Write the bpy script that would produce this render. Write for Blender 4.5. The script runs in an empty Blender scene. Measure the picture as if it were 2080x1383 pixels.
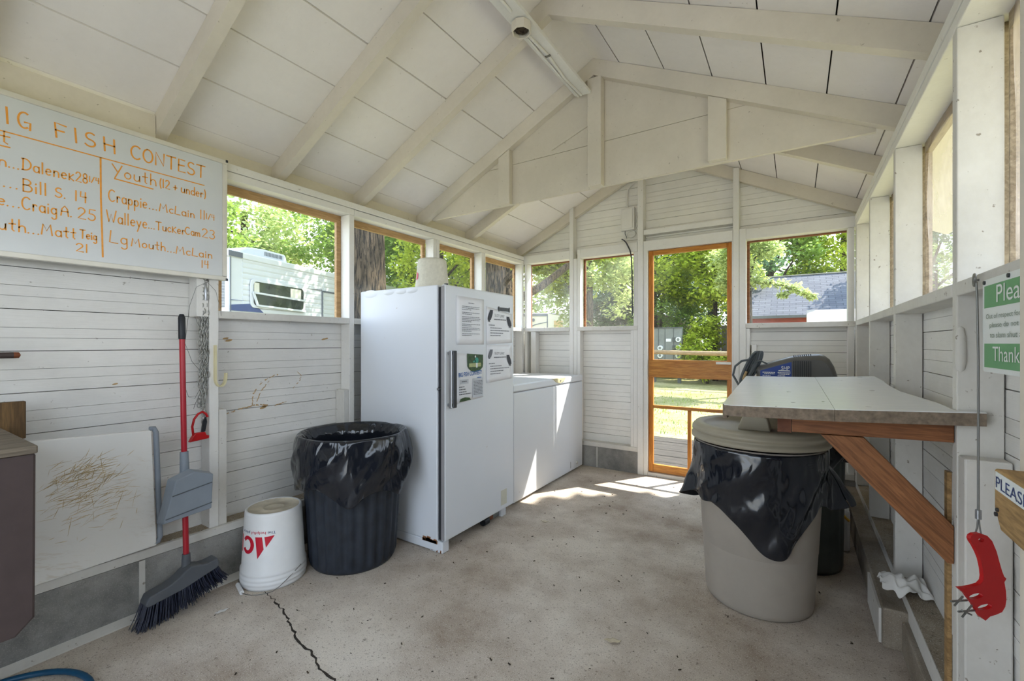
import bpy, math, random
from math import sin, cos, pi, radians, sqrt, atan2
from mathutils import Vector, Matrix

# ------------------------------------------------------------------ scene, camera, light
sc = bpy.context.scene
COL = sc.collection
cam_d = bpy.data.cameras.new('camera')
cam = bpy.data.objects.new('camera', cam_d)
COL.objects.link(cam)
cam_d.sensor_width = 36.0
cam_d.lens = 36.0 * 900.0 / 2080.0
cam_d.shift_y = 5.5 / 2080.0
cam_d.clip_start = 0.02
cam_d.clip_end = 300
cam.location = (0, 0, 1.2)
YAW = atan2(577.0, 900.0)
cam.rotation_euler = (pi / 2, 0, YAW)
sc.camera = cam

sc.view_settings.view_transform = 'Standard'
sc.view_settings.look = 'None'
sc.view_settings.exposure = 1.72
sc.view_settings.gamma = 1.0
sc.view_settings.use_curve_mapping = False
try:
    sc.cycles.use_denoising = True
    sc.cycles.max_bounces = 10
    sc.cycles.diffuse_bounces = 7
    sc.cycles.transparent_max_bounces = 16
    sc.cycles.sample_clamp_indirect = 8
except Exception:
    pass

world = bpy.data.worlds.new('sky')
sc.world = world
world.use_nodes = True
wn = world.node_tree.nodes
wl = world.node_tree.links
wn.clear()
w_out = wn.new('ShaderNodeOutputWorld')
w_bg = wn.new('ShaderNodeBackground')
w_tc = wn.new('ShaderNodeTexCoord')
w_sep = wn.new('ShaderNodeSeparateXYZ')
w_ramp = wn.new('ShaderNodeValToRGB')
w_ramp.color_ramp.elements[0].position = 0.0
w_ramp.color_ramp.elements[0].color = (0.84, 0.92, 1.0, 1)
w_ramp.color_ramp.elements[1].position = 0.9
w_ramp.color_ramp.elements[1].color = (0.54, 0.73, 1.0, 1)
wl.new(w_tc.outputs['Generated'], w_sep.inputs[0])
wl.new(w_sep.outputs['Z'], w_ramp.inputs[0])
wl.new(w_ramp.outputs[0], w_bg.inputs['Color'])
w_bg.inputs['Strength'].default_value = 1.45
wl.new(w_bg.outputs[0], w_out.inputs[0])

sun_d = bpy.data.lights.new('sun', 'SUN')
sun_d.energy = 4.4
sun_d.angle = radians(0.6)
sun_d.color = (1.0, 0.95, 0.84)
sun = bpy.data.objects.new('sun', sun_d)
COL.objects.link(sun)
SUN = Vector((1.0, 1.53, 2.42)).normalized()
sun.rotation_euler = SUN.to_track_quat('Z', 'Y').to_euler()
sun.location = (4, 6, 10)

# ------------------------------------------------------------------ materials
def srgb(r, g, b):
    f = lambda c: (c / 255 / 12.92) if c / 255 <= 0.04045 else ((c / 255 + 0.055) / 1.055) ** 2.4
    return (f(r), f(g), f(b), 1.0)

class NT:
    def __init__(s, name):
        s.m = bpy.data.materials.new(name)
        s.m.use_nodes = True
        s.n = s.m.node_tree.nodes
        s.l = s.m.node_tree.links
        s.n.clear()
        s.out = s.n.new('ShaderNodeOutputMaterial')
        s.p = s.n.new('ShaderNodeBsdfPrincipled')
        s.l.new(s.p.outputs[0], s.out.inputs[0])
        s.tc = s.n.new('ShaderNodeTexCoord')
    def coord(s, scale=(1, 1, 1), rot=(0, 0, 0)):
        mp = s.n.new('ShaderNodeMapping')
        mp.inputs['Scale'].default_value = scale
        src = s.tc.outputs['Object']
        if any(rot):
            m0 = s.n.new('ShaderNodeMapping')
            m0.inputs['Rotation'].default_value = rot
            s.l.new(src, m0.inputs[0])
            src = m0.outputs[0]
        s.l.new(src, mp.inputs[0])
        return mp.outputs[0]
    def noise(s, co, scale, detail=4, rough=0.55, dist=0.0):
        t = s.n.new('ShaderNodeTexNoise')
        t.inputs['Scale'].default_value = scale
        t.inputs['Detail'].default_value = detail
        t.inputs['Roughness'].default_value = rough
        t.inputs['Distortion'].default_value = dist
        s.l.new(co, t.inputs['Vector'])
        return t.outputs['Fac']
    def ramp(s, fac, stops):
        r = s.n.new('ShaderNodeValToRGB')
        e = r.color_ramp.elements
        while len(e) < len(stops):
            e.new(0.5)
        for i, (p, c) in enumerate(stops):
            e[i].position = p
            e[i].color = c if len(c) == 4 else (*c, 1)
        s.l.new(fac, r.inputs[0])
        return r.outputs[0]
    def mix(s, fac, a, b, mode='MIX'):
        x = s.n.new('ShaderNodeMix')
        x.data_type = 'RGBA'
        x.blend_type = mode
        for sock, v in ((x.inputs[0], fac), (x.inputs[6], a), (x.inputs[7], b)):
            if isinstance(v, (int, float)):
                sock.default_value = v
            elif isinstance(v, tuple):
                sock.default_value = v
            else:
                s.l.new(v, sock)
        return x.outputs[2]
    def base(s, v):
        if isinstance(v, tuple):
            s.p.inputs['Base Color'].default_value = v
        else:
            s.l.new(v, s.p.inputs['Base Color'])
    def bump(s, h, strength=0.3, dist=0.01):
        b = s.n.new('ShaderNodeBump')
        b.inputs['Strength'].default_value = strength
        b.inputs['Distance'].default_value = dist
        s.l.new(h, b.inputs['Height'])
        s.l.new(b.outputs[0], s.p.inputs['Normal'])
    def set(s, rough=0.6, metal=0.0, spec=0.4):
        s.p.inputs['Roughness'].default_value = rough
        s.p.inputs['Metallic'].default_value = metal
        s.p.inputs['Specular IOR Level'].default_value = spec
        return s.m

B1, W1 = (0, 0, 0, 1), (1, 1, 1, 1)

def paint(name, col, grain=(1, 1, 1), dirt=0.35, chips=0.5, rough=0.62, low=0.5):
    """old brushed paint with specks, soft dirt and wood grain under it"""
    t = NT(name)
    co = t.coord()
    g = t.noise(t.coord(grain), 16, 5, 0.6)
    d = t.noise(co, 2.3, 6, 0.62)
    s1 = t.noise(co, 46, 4, 0.6)
    v = t.mix(t.ramp(d, [(0.36, B1), (0.72, W1)]), tuple(c * (1 - 0.24 * dirt) for c in col[:3]) + (1,), col)
    v = t.mix(t.ramp(g, [(0.3, (0.10 * dirt,) * 3), (0.62, B1)]), v, (0.30, 0.25, 0.18, 1))
    v = t.mix(t.ramp(s1, [(0.715 - 0.03 * chips, B1), (0.76 - 0.03 * chips, (low * chips,) * 3)]), v, (0.16, 0.12, 0.08, 1))
    t.base(v)
    t.bump(g, 0.18, 0.004)
    return t.set(rough, 0, 0.3)

def plain(name, col, rough=0.5, metal=0.0, spec=0.4, var=0.08, scale=9, bump=0.0):
    t = NT(name)
    n = t.noise(t.coord(), scale, 5, 0.6)
    t.base(t.mix(t.ramp(n, [(0.3, B1), (0.7, W1)]), tuple(c * (1 - var) for c in col[:3]) + (1,), tuple(min(1, c * (1 + var)) for c in col[:3]) + (1,)))
    if bump:
        t.bump(n, bump, 0.004)
    return t.set(rough, metal, spec)

def wood(name, c1, c2, grain=(1, 14, 14), rough=0.55, knots=True, scale=4, rot=(0, 0, 0)):
    t = NT(name)
    co = t.coord(grain, rot)
    n = t.noise(co, scale, 5, 0.6, 0.8)
    n2 = t.noise(co, scale * 3.1, 3, 0.5, 0.4)
    v = t.mix(t.ramp(n, [(0.32, B1), (0.66, W1)]), c1, c2)
    v = t.mix(t.ramp(n2, [(0.4, (0.35,) * 3), (0.55, B1)]), v, tuple(c * 0.55 for c in c1[:3]) + (1,))
    if knots:
        k = t.noise(t.coord(), 9, 2, 0.4)
        v = t.mix(t.ramp(k, [(0.74, B1), (0.79, (0.8,) * 3)]), v, tuple(c * 0.25 for c in c1[:3]) + (1,))
    t.base(v)
    t.bump(n2, 0.2, 0.003)
    return t.set(rough, 0, 0.3)

M = {}
M['white'] = paint('white_paint', srgb(230, 228, 224), (3, 3, 3), 0.45, 1.0)
M['ceil'] = paint('ceiling_paint', srgb(237, 232, 229), (2, 2, 2), 0.3, 0.7)
M['rafter'] = paint('rafter_paint', srgb(220, 212, 198), (3, 3, 3), 0.5, 1.0)
M['siding_y'] = paint('siding_paint', srgb(232, 230, 226), (6, 0.8, 14), 0.7, 1.1)
M['siding_x'] = paint('gable_siding_paint', srgb(240, 238, 233), (0.8, 6, 14), 0.55, 1.0)
M['worn'] = paint('worn_paint', srgb(220, 217, 211), (3, 3, 2), 0.75, 1.5)
M['knot'] = plain('brown_water_stain', srgb(176, 146, 104), 0.8, var=0.3, scale=40)
M['gap'] = plain('dark_gap', srgb(48, 42, 34), 0.9, var=0.3)
M['trimwood'] = wood('stained_trim', srgb(164, 128, 86), srgb(188, 154, 110), (10, 1, 10))
M['oldtrim'] = wood('grey_old_trim', srgb(132, 116, 96), srgb(168, 152, 130), (10, 1, 10))
M['doorwood'] = wood('orange_door_wood', srgb(176, 104, 34), srgb(206, 138, 58), (10, 10, 1.0), 0.35, True)
M['doorrail'] = wood('orange_rail_wood', srgb(172, 108, 42), srgb(204, 144, 66), (1.2, 10, 14), 0.35, True)
M['fir'] = wood('reddish_fir', srgb(112, 70, 44), srgb(152, 100, 64), (1.2, 10, 14), 0.5)
M['fir_d'] = wood('reddish_fir_brace', srgb(112, 72, 46), srgb(160, 108, 70), (1.2, 10, 16), 0.5, rot=(0, radians(-46), 0))
M['fir_end'] = plain('fir_end_grain', srgb(104, 62, 42), 0.7, var=0.2, scale=40)
M['plywood'] = wood('weathered_plywood', srgb(126, 98, 62), srgb(178, 144, 98), (8, 1.6, 14), 0.6)

# concrete
def concrete(name, c1, c2, sc_=3.0, speck=0.5, fine=1.0, lo=0.3, hi=0.7):
    t = NT(name)
    co = t.coord()
    a = t.noise(co, sc_, 7, 0.65)
    b = t.noise(co, 46, 3, 0.6)
    f = t.noise(co, 240, 2, 0.6)
    v = t.mix(t.ramp(a, [(lo, B1), (hi, W1)]), c1, c2)
    v = t.mix(t.ramp(b, [(0.62, B1), (0.72, (speck,) * 3)]), v, tuple(c * 0.55 for c in c1[:3]) + (1,))
    v = t.mix(t.ramp(f, [(0.30, (0.45 * fine,) * 3), (0.42, B1)]), v, tuple(c * 0.45 for c in c1[:3]) + (1,))
    v = t.mix(t.ramp(f, [(0.58, B1), (0.70, (0.7 * fine,) * 3)]), v, srgb(232, 226, 214))
    v = t.mix(t.ramp(t.noise(co, 110, 2, 0.5), [(0.60, B1), (0.70, (0.55 * fine,) * 3)]), v, tuple(c * 0.5 for c in c1[:3]) + (1,))
    t.base(v)
    t.bump(f, 0.35, 0.003)
    return t.set(0.85, 0, 0.25)
M['floor'] = concrete('floor_concrete', srgb(146, 128, 112), srgb(212, 202, 190), 1.5, 0.7, 1.0, 0.32, 0.62)
M['apron'] = concrete('added_pale_apron', srgb(190, 186, 180), srgb(214, 211, 206), 2.0)
M['block'] = concrete('block_concrete', srgb(112, 111, 109), srgb(164, 162, 158), 3.2, 0.3, 0.25, .34, .66)
M['block_r'] = concrete('kerb_concrete', srgb(112, 100, 86), srgb(160, 150, 136), 4, 0.4, 0.4)
M['dirtledge'] = concrete('dirty_ledge', srgb(128, 114, 96), srgb(168, 156, 138), 6, 0.8)

# appliances and plastics
def enamel(name, col, rust=0.4):
    t = NT(name)
    n = t.noise(t.coord(), 1.4, 4, 0.5)
    k = t.noise(t.coord(), 30, 3, 0.5)
    v = t.mix(t.ramp(n, [(0.3, B1), (0.7, W1)]), tuple(c * 0.96 for c in col[:3]) + (1,), col)
    v = t.mix(t.ramp(k, [(0.755, B1), (0.79, (rust,) * 3)]), v, srgb(150, 110, 76))
    t.base(v)
    t.bump(n, 0.06, 0.02)
    return t.set(0.32, 0, 0.5)
M['enamel'] = enamel('white_enamel', srgb(220, 224, 231))
M['rust'] = plain('rusty_enamel', srgb(150, 104, 70), 0.8, var=0.5, scale=30)
M['gasket'] = plain('dark_gasket', srgb(40, 42, 46), 0.7)
M['dooredge'] = plain('grey_door_edge', srgb(146, 144, 146), 0.5)
M['chrome'] = plain('worn_chrome', srgb(170, 172, 176), 0.3, 0.9, var=0.1)
M['darkmetal'] = plain('dark_metal', srgb(70, 72, 78), 0.45, 0.5)
M['steelwire'] = plain('steel_wire', srgb(128, 128, 126), 0.45, 0.7)
M['chain'] = plain('galvanised_chain', srgb(176, 176, 172), 0.35, 0.8, var=0.25, scale=60)
M['paper'] = plain('white_paper', srgb(228, 229, 234), 0.35, spec=0.5, var=0.02)
M['ink'] = plain('grey_ink', srgb(116, 118, 126), 0.7)
M['inkdark'] = plain('dark_ink', srgb(64, 66, 74), 0.7)
M['inkblue'] = plain('blue_ink', srgb(38, 96, 168), 0.6)
M['photogreen'] = plain('photo_green', srgb(58, 84, 54), 0.5, var=0.4, scale=60)
M['teal'] = plain('teal_print', srgb(64, 148, 132), 0.6)
M['paleprint'] = plain('pale_print', srgb(196, 200, 208), 0.6)
M['sandprint'] = plain('sand_print', srgb(170, 176, 128), 0.6, var=0.15, scale=60)
M['orange'] = plain('orange_marker', srgb(232, 156, 62), 0.55, var=0.1, scale=70)
M['board'] = plain('whiteboard_enamel', srgb(208, 211, 214), 0.16, spec=0.5, var=0.015)
M['alu'] = plain('painted_aluminium', srgb(214, 210, 200), 0.4, 0.2, var=0.06)
M['black'] = plain('black_plastic', srgb(30, 33, 39), 0.42, var=0.25, scale=14)
M['bin_black'] = plain('scuffed_black_plastic', srgb(40, 45, 54), 0.45, var=0.3, scale=18)
M['beige'] = plain('beige_bin_plastic', srgb(164, 156, 146), 0.5, var=0.07, scale=5)
M['lid'] = plain('tan_lid_plastic', srgb(164, 156, 138), 0.5, var=0.07, scale=6)
M['bucket'] = plain('white_bucket_plastic', srgb(226, 226, 226), 0.4, var=0.04)
M['bucket_dirt'] = plain('dirty_bucket_bottom', srgb(198, 188, 168), 0.6, var=0.2, scale=14)
M['bucket_top'] = plain('speckled_old_bucket', srgb(212, 209, 196), 0.7, var=0.08, scale=55)
M['red'] = plain('red_plastic', srgb(184, 14, 20), 0.35, var=0.06)
M['redprint'] = plain('red_print', srgb(196, 24, 50), 0.5, var=0.04)
M['redshaft'] = plain('red_broom_handle', srgb(168, 30, 44), 0.3, var=0.08)
M['greyplastic'] = plain('grey_plastic', srgb(134, 142, 152), 0.45, var=0.06)
M['darkgrey'] = plain('dark_grey_plastic', srgb(86, 90, 96), 0.5, var=0.1)
M['bristle'] = plain('navy_bristle', srgb(34, 38, 56), 0.5, var=0.5, scale=90)
M['cream'] = plain('cream_plastic', srgb(214, 204, 164), 0.4, var=0.08)
M['yellow'] = plain('yellow_strap', srgb(216, 164, 40), 0.5)
M['vac'] = plain('charcoal_vac_plastic', srgb(92, 92, 92), 0.38, var=0.06)
M['vacblue'] = plain('blue_label', srgb(30, 62, 140), 0.4, var=0.04)
M['cordgrey'] = plain('grey_rubber_cord', srgb(84, 90, 94), 0.5, var=0.12, scale=30)
M['galv'] = plain('dark_ribbed_metal', srgb(84, 90, 88), 0.4, 0.4, var=0.15)
M['green'] = plain('green_sign_print', srgb(98, 158, 110), 0.4, var=0.06)
M['signwhite'] = plain('white_sign', srgb(224, 228, 228), 0.35, var=0.02)
M['signtext'] = plain('grey_green_text', srgb(128, 142, 132), 0.5)
M['brownpaint'] = plain('dark_brown_paint', srgb(66, 54, 52), 0.55, var=0.1, scale=20)
M['oldwood'] = wood('weathered_top', srgb(92, 82, 70), srgb(134, 122, 106), (14, 1, 14), 0.8)
M['brownboard'] = wood('brown_stained_board', srgb(74, 54, 32), srgb(122, 94, 58), (10, 10, 1), 0.6)
M['copper'] = plain('copper_cap', srgb(132, 78, 52), 0.4, 0.4)
M['hose'] = plain('blue_hose', srgb(24, 74, 106), 0.4)
M['tissue'] = plain('white_tissue', srgb(222, 220, 216), 0.9, var=0.05)
M['leaf_dry'] = plain('dry_leaf', srgb(196, 184, 160), 0.8, var=0.15)
M['crack'] = plain('crack_dark', srgb(52, 46, 40), 0.95, var=0.3)
M['debris'] = plain('dark_debris', srgb(60, 50, 40), 0.9, var=0.4)

def laminate():
    t = NT('worn_laminate')
    n = t.noise(t.coord((1, 9, 1)), 9, 5, 0.6)
    k = t.noise(t.coord(), 24, 2, 0.5)
    v = t.mix(t.ramp(n, [(0.3, B1), (0.7, W1)]), srgb(222, 226, 232), srgb(236, 238, 242))
    v = t.mix(t.ramp(k, [(0.74, B1), (0.76, (0.9,) * 3)]), v, srgb(46, 40, 36))
    t.base(v)
    return t.set(0.24, 0, 0.5)
M['laminate'] = laminate()
M['particle'] = plain('particle_board_edge', srgb(126, 112, 98), 0.9, var=0.3, scale=70, bump=0.4)

def stained_board():
    t = NT('stained_cutting_board')
    n = t.noise(t.coord((1, 3, 12), (0.35, 0, 0)), 6, 6, 0.7, 0.6)
    big = t.noise(t.coord(), 2.6, 2, 0.5)
    m = t.n.new('ShaderNodeMath')
    m.operation = 'MULTIPLY'
    t.l.new(t.ramp(n, [(0.52, B1), (0.62, W1)]), m.inputs[0])
    t.l.new(t.ramp(big, [(0.42, B1), (0.62, (0.25,) * 3)]), m.inputs[1])
    t.base(t.mix(m.outputs[0], srgb(226, 224, 220), srgb(170, 140, 92)))
    return t.set(0.5, 0, 0.4)
M['cutting'] = stained_board()
M['stain'] = plain('brown_knife_stain', srgb(196, 174, 132), 0.6, var=0.25, scale=30)

def bagmat():
    t = NT('black_bin_liner')
    t.base((0.010, 0.012, 0.018, 1))
    a = t.noise(t.coord((1, 1, 0.35)), 4.2, 2, 0.5, 1.2)
    b = t.noise(t.coord((1, 1, 0.5)), 13, 1, 0.5, 1.2)
    x = t.n.new('ShaderNodeMath')
    x.operation = 'MULTIPLY_ADD'
    x.inputs[1].default_value = 0.25
    t.l.new(b, x.inputs[0])
    t.l.new(a, x.inputs[2])
    t.bump(x.outputs[0], 0.75, 0.04)
    return t.set(0.12, 0, 0.6)
M['bag'] = bagmat()

def film(name, haze=0.1, col=(1, 1, 1, 1), gloss=0.06):
    t = NT(name)
    t.n.remove(t.p)
    tr = t.n.new('ShaderNodeBsdfTransparent')
    df = t.n.new('ShaderNodeBsdfTranslucent')
    dd = t.n.new('ShaderNodeBsdfDiffuse')
    gl = t.n.new('ShaderNodeBsdfGlossy')
    gl.inputs['Roughness'].default_value = 0.12
    for q in (df, dd):
        q.inputs['Color'].default_value = col
    m0 = t.n.new('ShaderNodeMixShader')
    m0.inputs[0].default_value = 0.25
    t.l.new(df.outputs[0], m0.inputs[1])
    t.l.new(dd.outputs[0], m0.inputs[2])
    m1 = t.n.new('ShaderNodeMixShader')
    t.l.new(tr.outputs[0], m1.inputs[1])
    t.l.new(m0.outputs[0], m1.inputs[2])
    n = t.noise(t.coord(), 3.0, 4, 0.6)
    r = t.ramp(n, [(0.35, (haze * 0.5,) * 3), (0.7, (min(1, haze * 1.5),) * 3)])
    t.l.new(r, m1.inputs[0])
    m2 = t.n.new('ShaderNodeMixShader')
    m2.inputs[0].default_value = gloss
    t.l.new(m1.outputs[0], m2.inputs[1])
    t.l.new(gl.outputs[0], m2.inputs[2])
    t.l.new(m2.outputs[0], t.out.inputs[0])
    return t.m
M['screen'] = film('fine_insect_screen', 0.03, (0.5, 0.5, 0.5, 1), 0.0)
M['clearfilm'] = film('clear_window_film', 0.02, (1, 1, 1, 1), 0.02)
M['dusty'] = film('dusty_window_film', 0.05, (1, 0.97, 0.92, 1), 0.03)
M['pinkfilm'] = film('bulging_plastic_film', 0.30, (0.86, 0.76, 0.76, 1), 0.07)
M['darkglass'] = plain('dark_window_glass', srgb(46, 54, 44), 0.08, spec=0.8, var=0.4, scale=6)

# outdoors
def leafmat(name, c1, c2, trans=0.45):
    t = NT(name)
    n = t.noise(t.coord(), 1.1, 4, 0.7)
    n2 = t.noise(t.coord(), 9, 2, 0.5)
    v = t.mix(t.ramp(n, [(0.3, B1), (0.7, W1)]), c1, c2)
    v = t.mix(t.ramp(n2, [(0.35, (0.45,) * 3), (0.6, B1)]), v, tuple(c * 0.5 for c in c1[:3]) + (1,))
    t.base(v)
    tl = t.n.new('ShaderNodeBsdfTranslucent')
    t.l.new(v, tl.inputs['Color'])
    mx = t.n.new('ShaderNodeMixShader')
    mx.inputs[0].default_value = trans
    t.l.new(t.p.outputs[0], mx.inputs[1])
    t.l.new(tl.outputs[0], mx.inputs[2])
    t.l.new(mx.outputs[0], t.out.inputs[0])
    t.set(0.45, 0, 0.5)
    return t.m
M['leaf_a'] = leafmat('bright_leaves', srgb(150, 176, 46), srgb(218, 224, 88))
M['leaf_b'] = leafmat('green_leaves', srgb(108, 142, 56), srgb(170, 192, 90))
M['leaf_c'] = leafmat('pale_leaves', srgb(160, 182, 104), srgb(212, 220, 154))
M['leaf_d'] = leafmat('dark_leaves', srgb(70, 104, 70), srgb(116, 148, 100), 0.35)
def barkmat():
    t = NT('furrowed_bark')
    n = t.noise(t.coord((16, 16, 1.5)), 2.6, 6, 0.7, 1.0)
    t.base(t.mix(t.ramp(n, [(0.43, B1), (0.57, W1)]), srgb(28, 24, 19), srgb(104, 90, 72)))
    t.bump(n, 1.0, 0.05)
    return t.set(0.9, 0, 0.2)
M['bark'] = barkmat()
def grassmat():
    t = NT('dry_lawn')
    a = t.noise(t.coord(), 0.6, 6, 0.7)
    b = t.noise(t.coord(), 14, 4, 0.7)
    v = t.mix(t.ramp(a, [(0.38, B1), (0.6, W1)]), srgb(138, 138, 88), srgb(182, 172, 128))
    v = t.mix(t.ramp(b, [(0.35, (0.6,) * 3), (0.6, B1)]), v, srgb(112, 112, 66))
    t.base(v)
    t.bump(b, 0.6, 0.05)
    return t.set(0.95, 0, 0.1)
M['lawn'] = grassmat()
M['blade'] = leafmat('grass_blades', srgb(96, 130, 48), srgb(170, 180, 84), 0.4)
M['deck'] = wood('grey_deck_boards', srgb(44, 40, 37), srgb(74, 68, 62), (1, 10, 10), 0.85)
def shinglemat():
    t = NT('grey_shingles')
    br = t.n.new('ShaderNodeTexBrick')
    br.inputs['Scale'].default_value = 1.0
    br.inputs['Brick Width'].default_value = 0.32
    br.inputs['Row Height'].default_value = 0.12
    br.inputs['Mortar Size'].default_value = 0.008
    br.inputs['Color1'].default_value = srgb(76, 78, 86)
    br.inputs['Color2'].default_value = srgb(90, 92, 99)
    br.inputs['Mortar'].default_value = srgb(54, 56, 63)
    t.l.new(t.coord(), br.inputs['Vector'])
    t.base(br.outputs['Color'])
    return t.set(0.9, 0, 0.2)
M['shingle'] = shinglemat()
M['redsiding'] = plain('red_board_siding', srgb(146, 66, 48), 0.7, var=0.15)
M['paleroof'] = plain('pale_shed_roof', srgb(150, 144, 138), 0.7, var=0.05)
M['tan'] = plain('tan_siding', srgb(176, 150, 106), 0.7)
M['pinkroof'] = plain('pinkish_roof', srgb(176, 148, 140), 0.8, var=0.1)
M['rv'] = plain('white_trailer_skin', srgb(196, 200, 204), 0.4, var=0.03, scale=3)
M['rv2'] = plain('cream_trailer_skin', srgb(190, 186, 170), 0.4, var=0.03)
M['rvdark'] = plain('dark_trailer_trim', srgb(92, 96, 104), 0.5)
M['navy'] = plain('navy_stripe', srgb(52, 68, 116), 0.5)
M['curtain'] = plain('pale_curtain', srgb(202, 200, 186), 0.9)
M['meter'] = plain('grey_meter_panel', srgb(124, 128, 126), 0.5, 0.2, var=0.08)
M['meterdark'] = plain('dark_seam_metal', srgb(82, 86, 86), 0.5, 0.2)
M['fence'] = plain('grey_weathered_fence', srgb(138, 136, 124), 0.8, var=0.15)
M['raillog'] = wood('weathered_rail', srgb(136, 112, 86), srgb(176, 152, 122), (1, 10, 10), 0.8)
M['warmrail'] = wood('weathered_post', srgb(126, 104, 80), srgb(160, 138, 110), (10, 10, 1), 0.8)

# ------------------------------------------------------------------ mesh helpers
OFF = {}

def tag(o, label=None, cat=None, group=None, kind=None):
    if label: o['label'] = label
    if cat: o['category'] = cat
    if group: o['group'] = group
    if kind: o['kind'] = kind
    return o

def thing(name, label, cat, loc=(0, 0, 0), rz=0.0, group=None):
    o = bpy.data.objects.new(name, None)
    o.empty_display_size = 0.1
    COL.objects.link(o)
    o.location = loc
    o.rotation_euler = (0, 0, rz)
    OFF[o] = Vector(loc) if rz == 0 else None      # None: parts come in the thing's own coordinates
    return tag(o, label, cat, group)

def struct(name):
    o = bpy.data.objects.new(name, None)
    COL.objects.link(o)
    o['kind'] = 'structure'
    OFF[o] = Vector((0, 0, 0))
    return o

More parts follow.
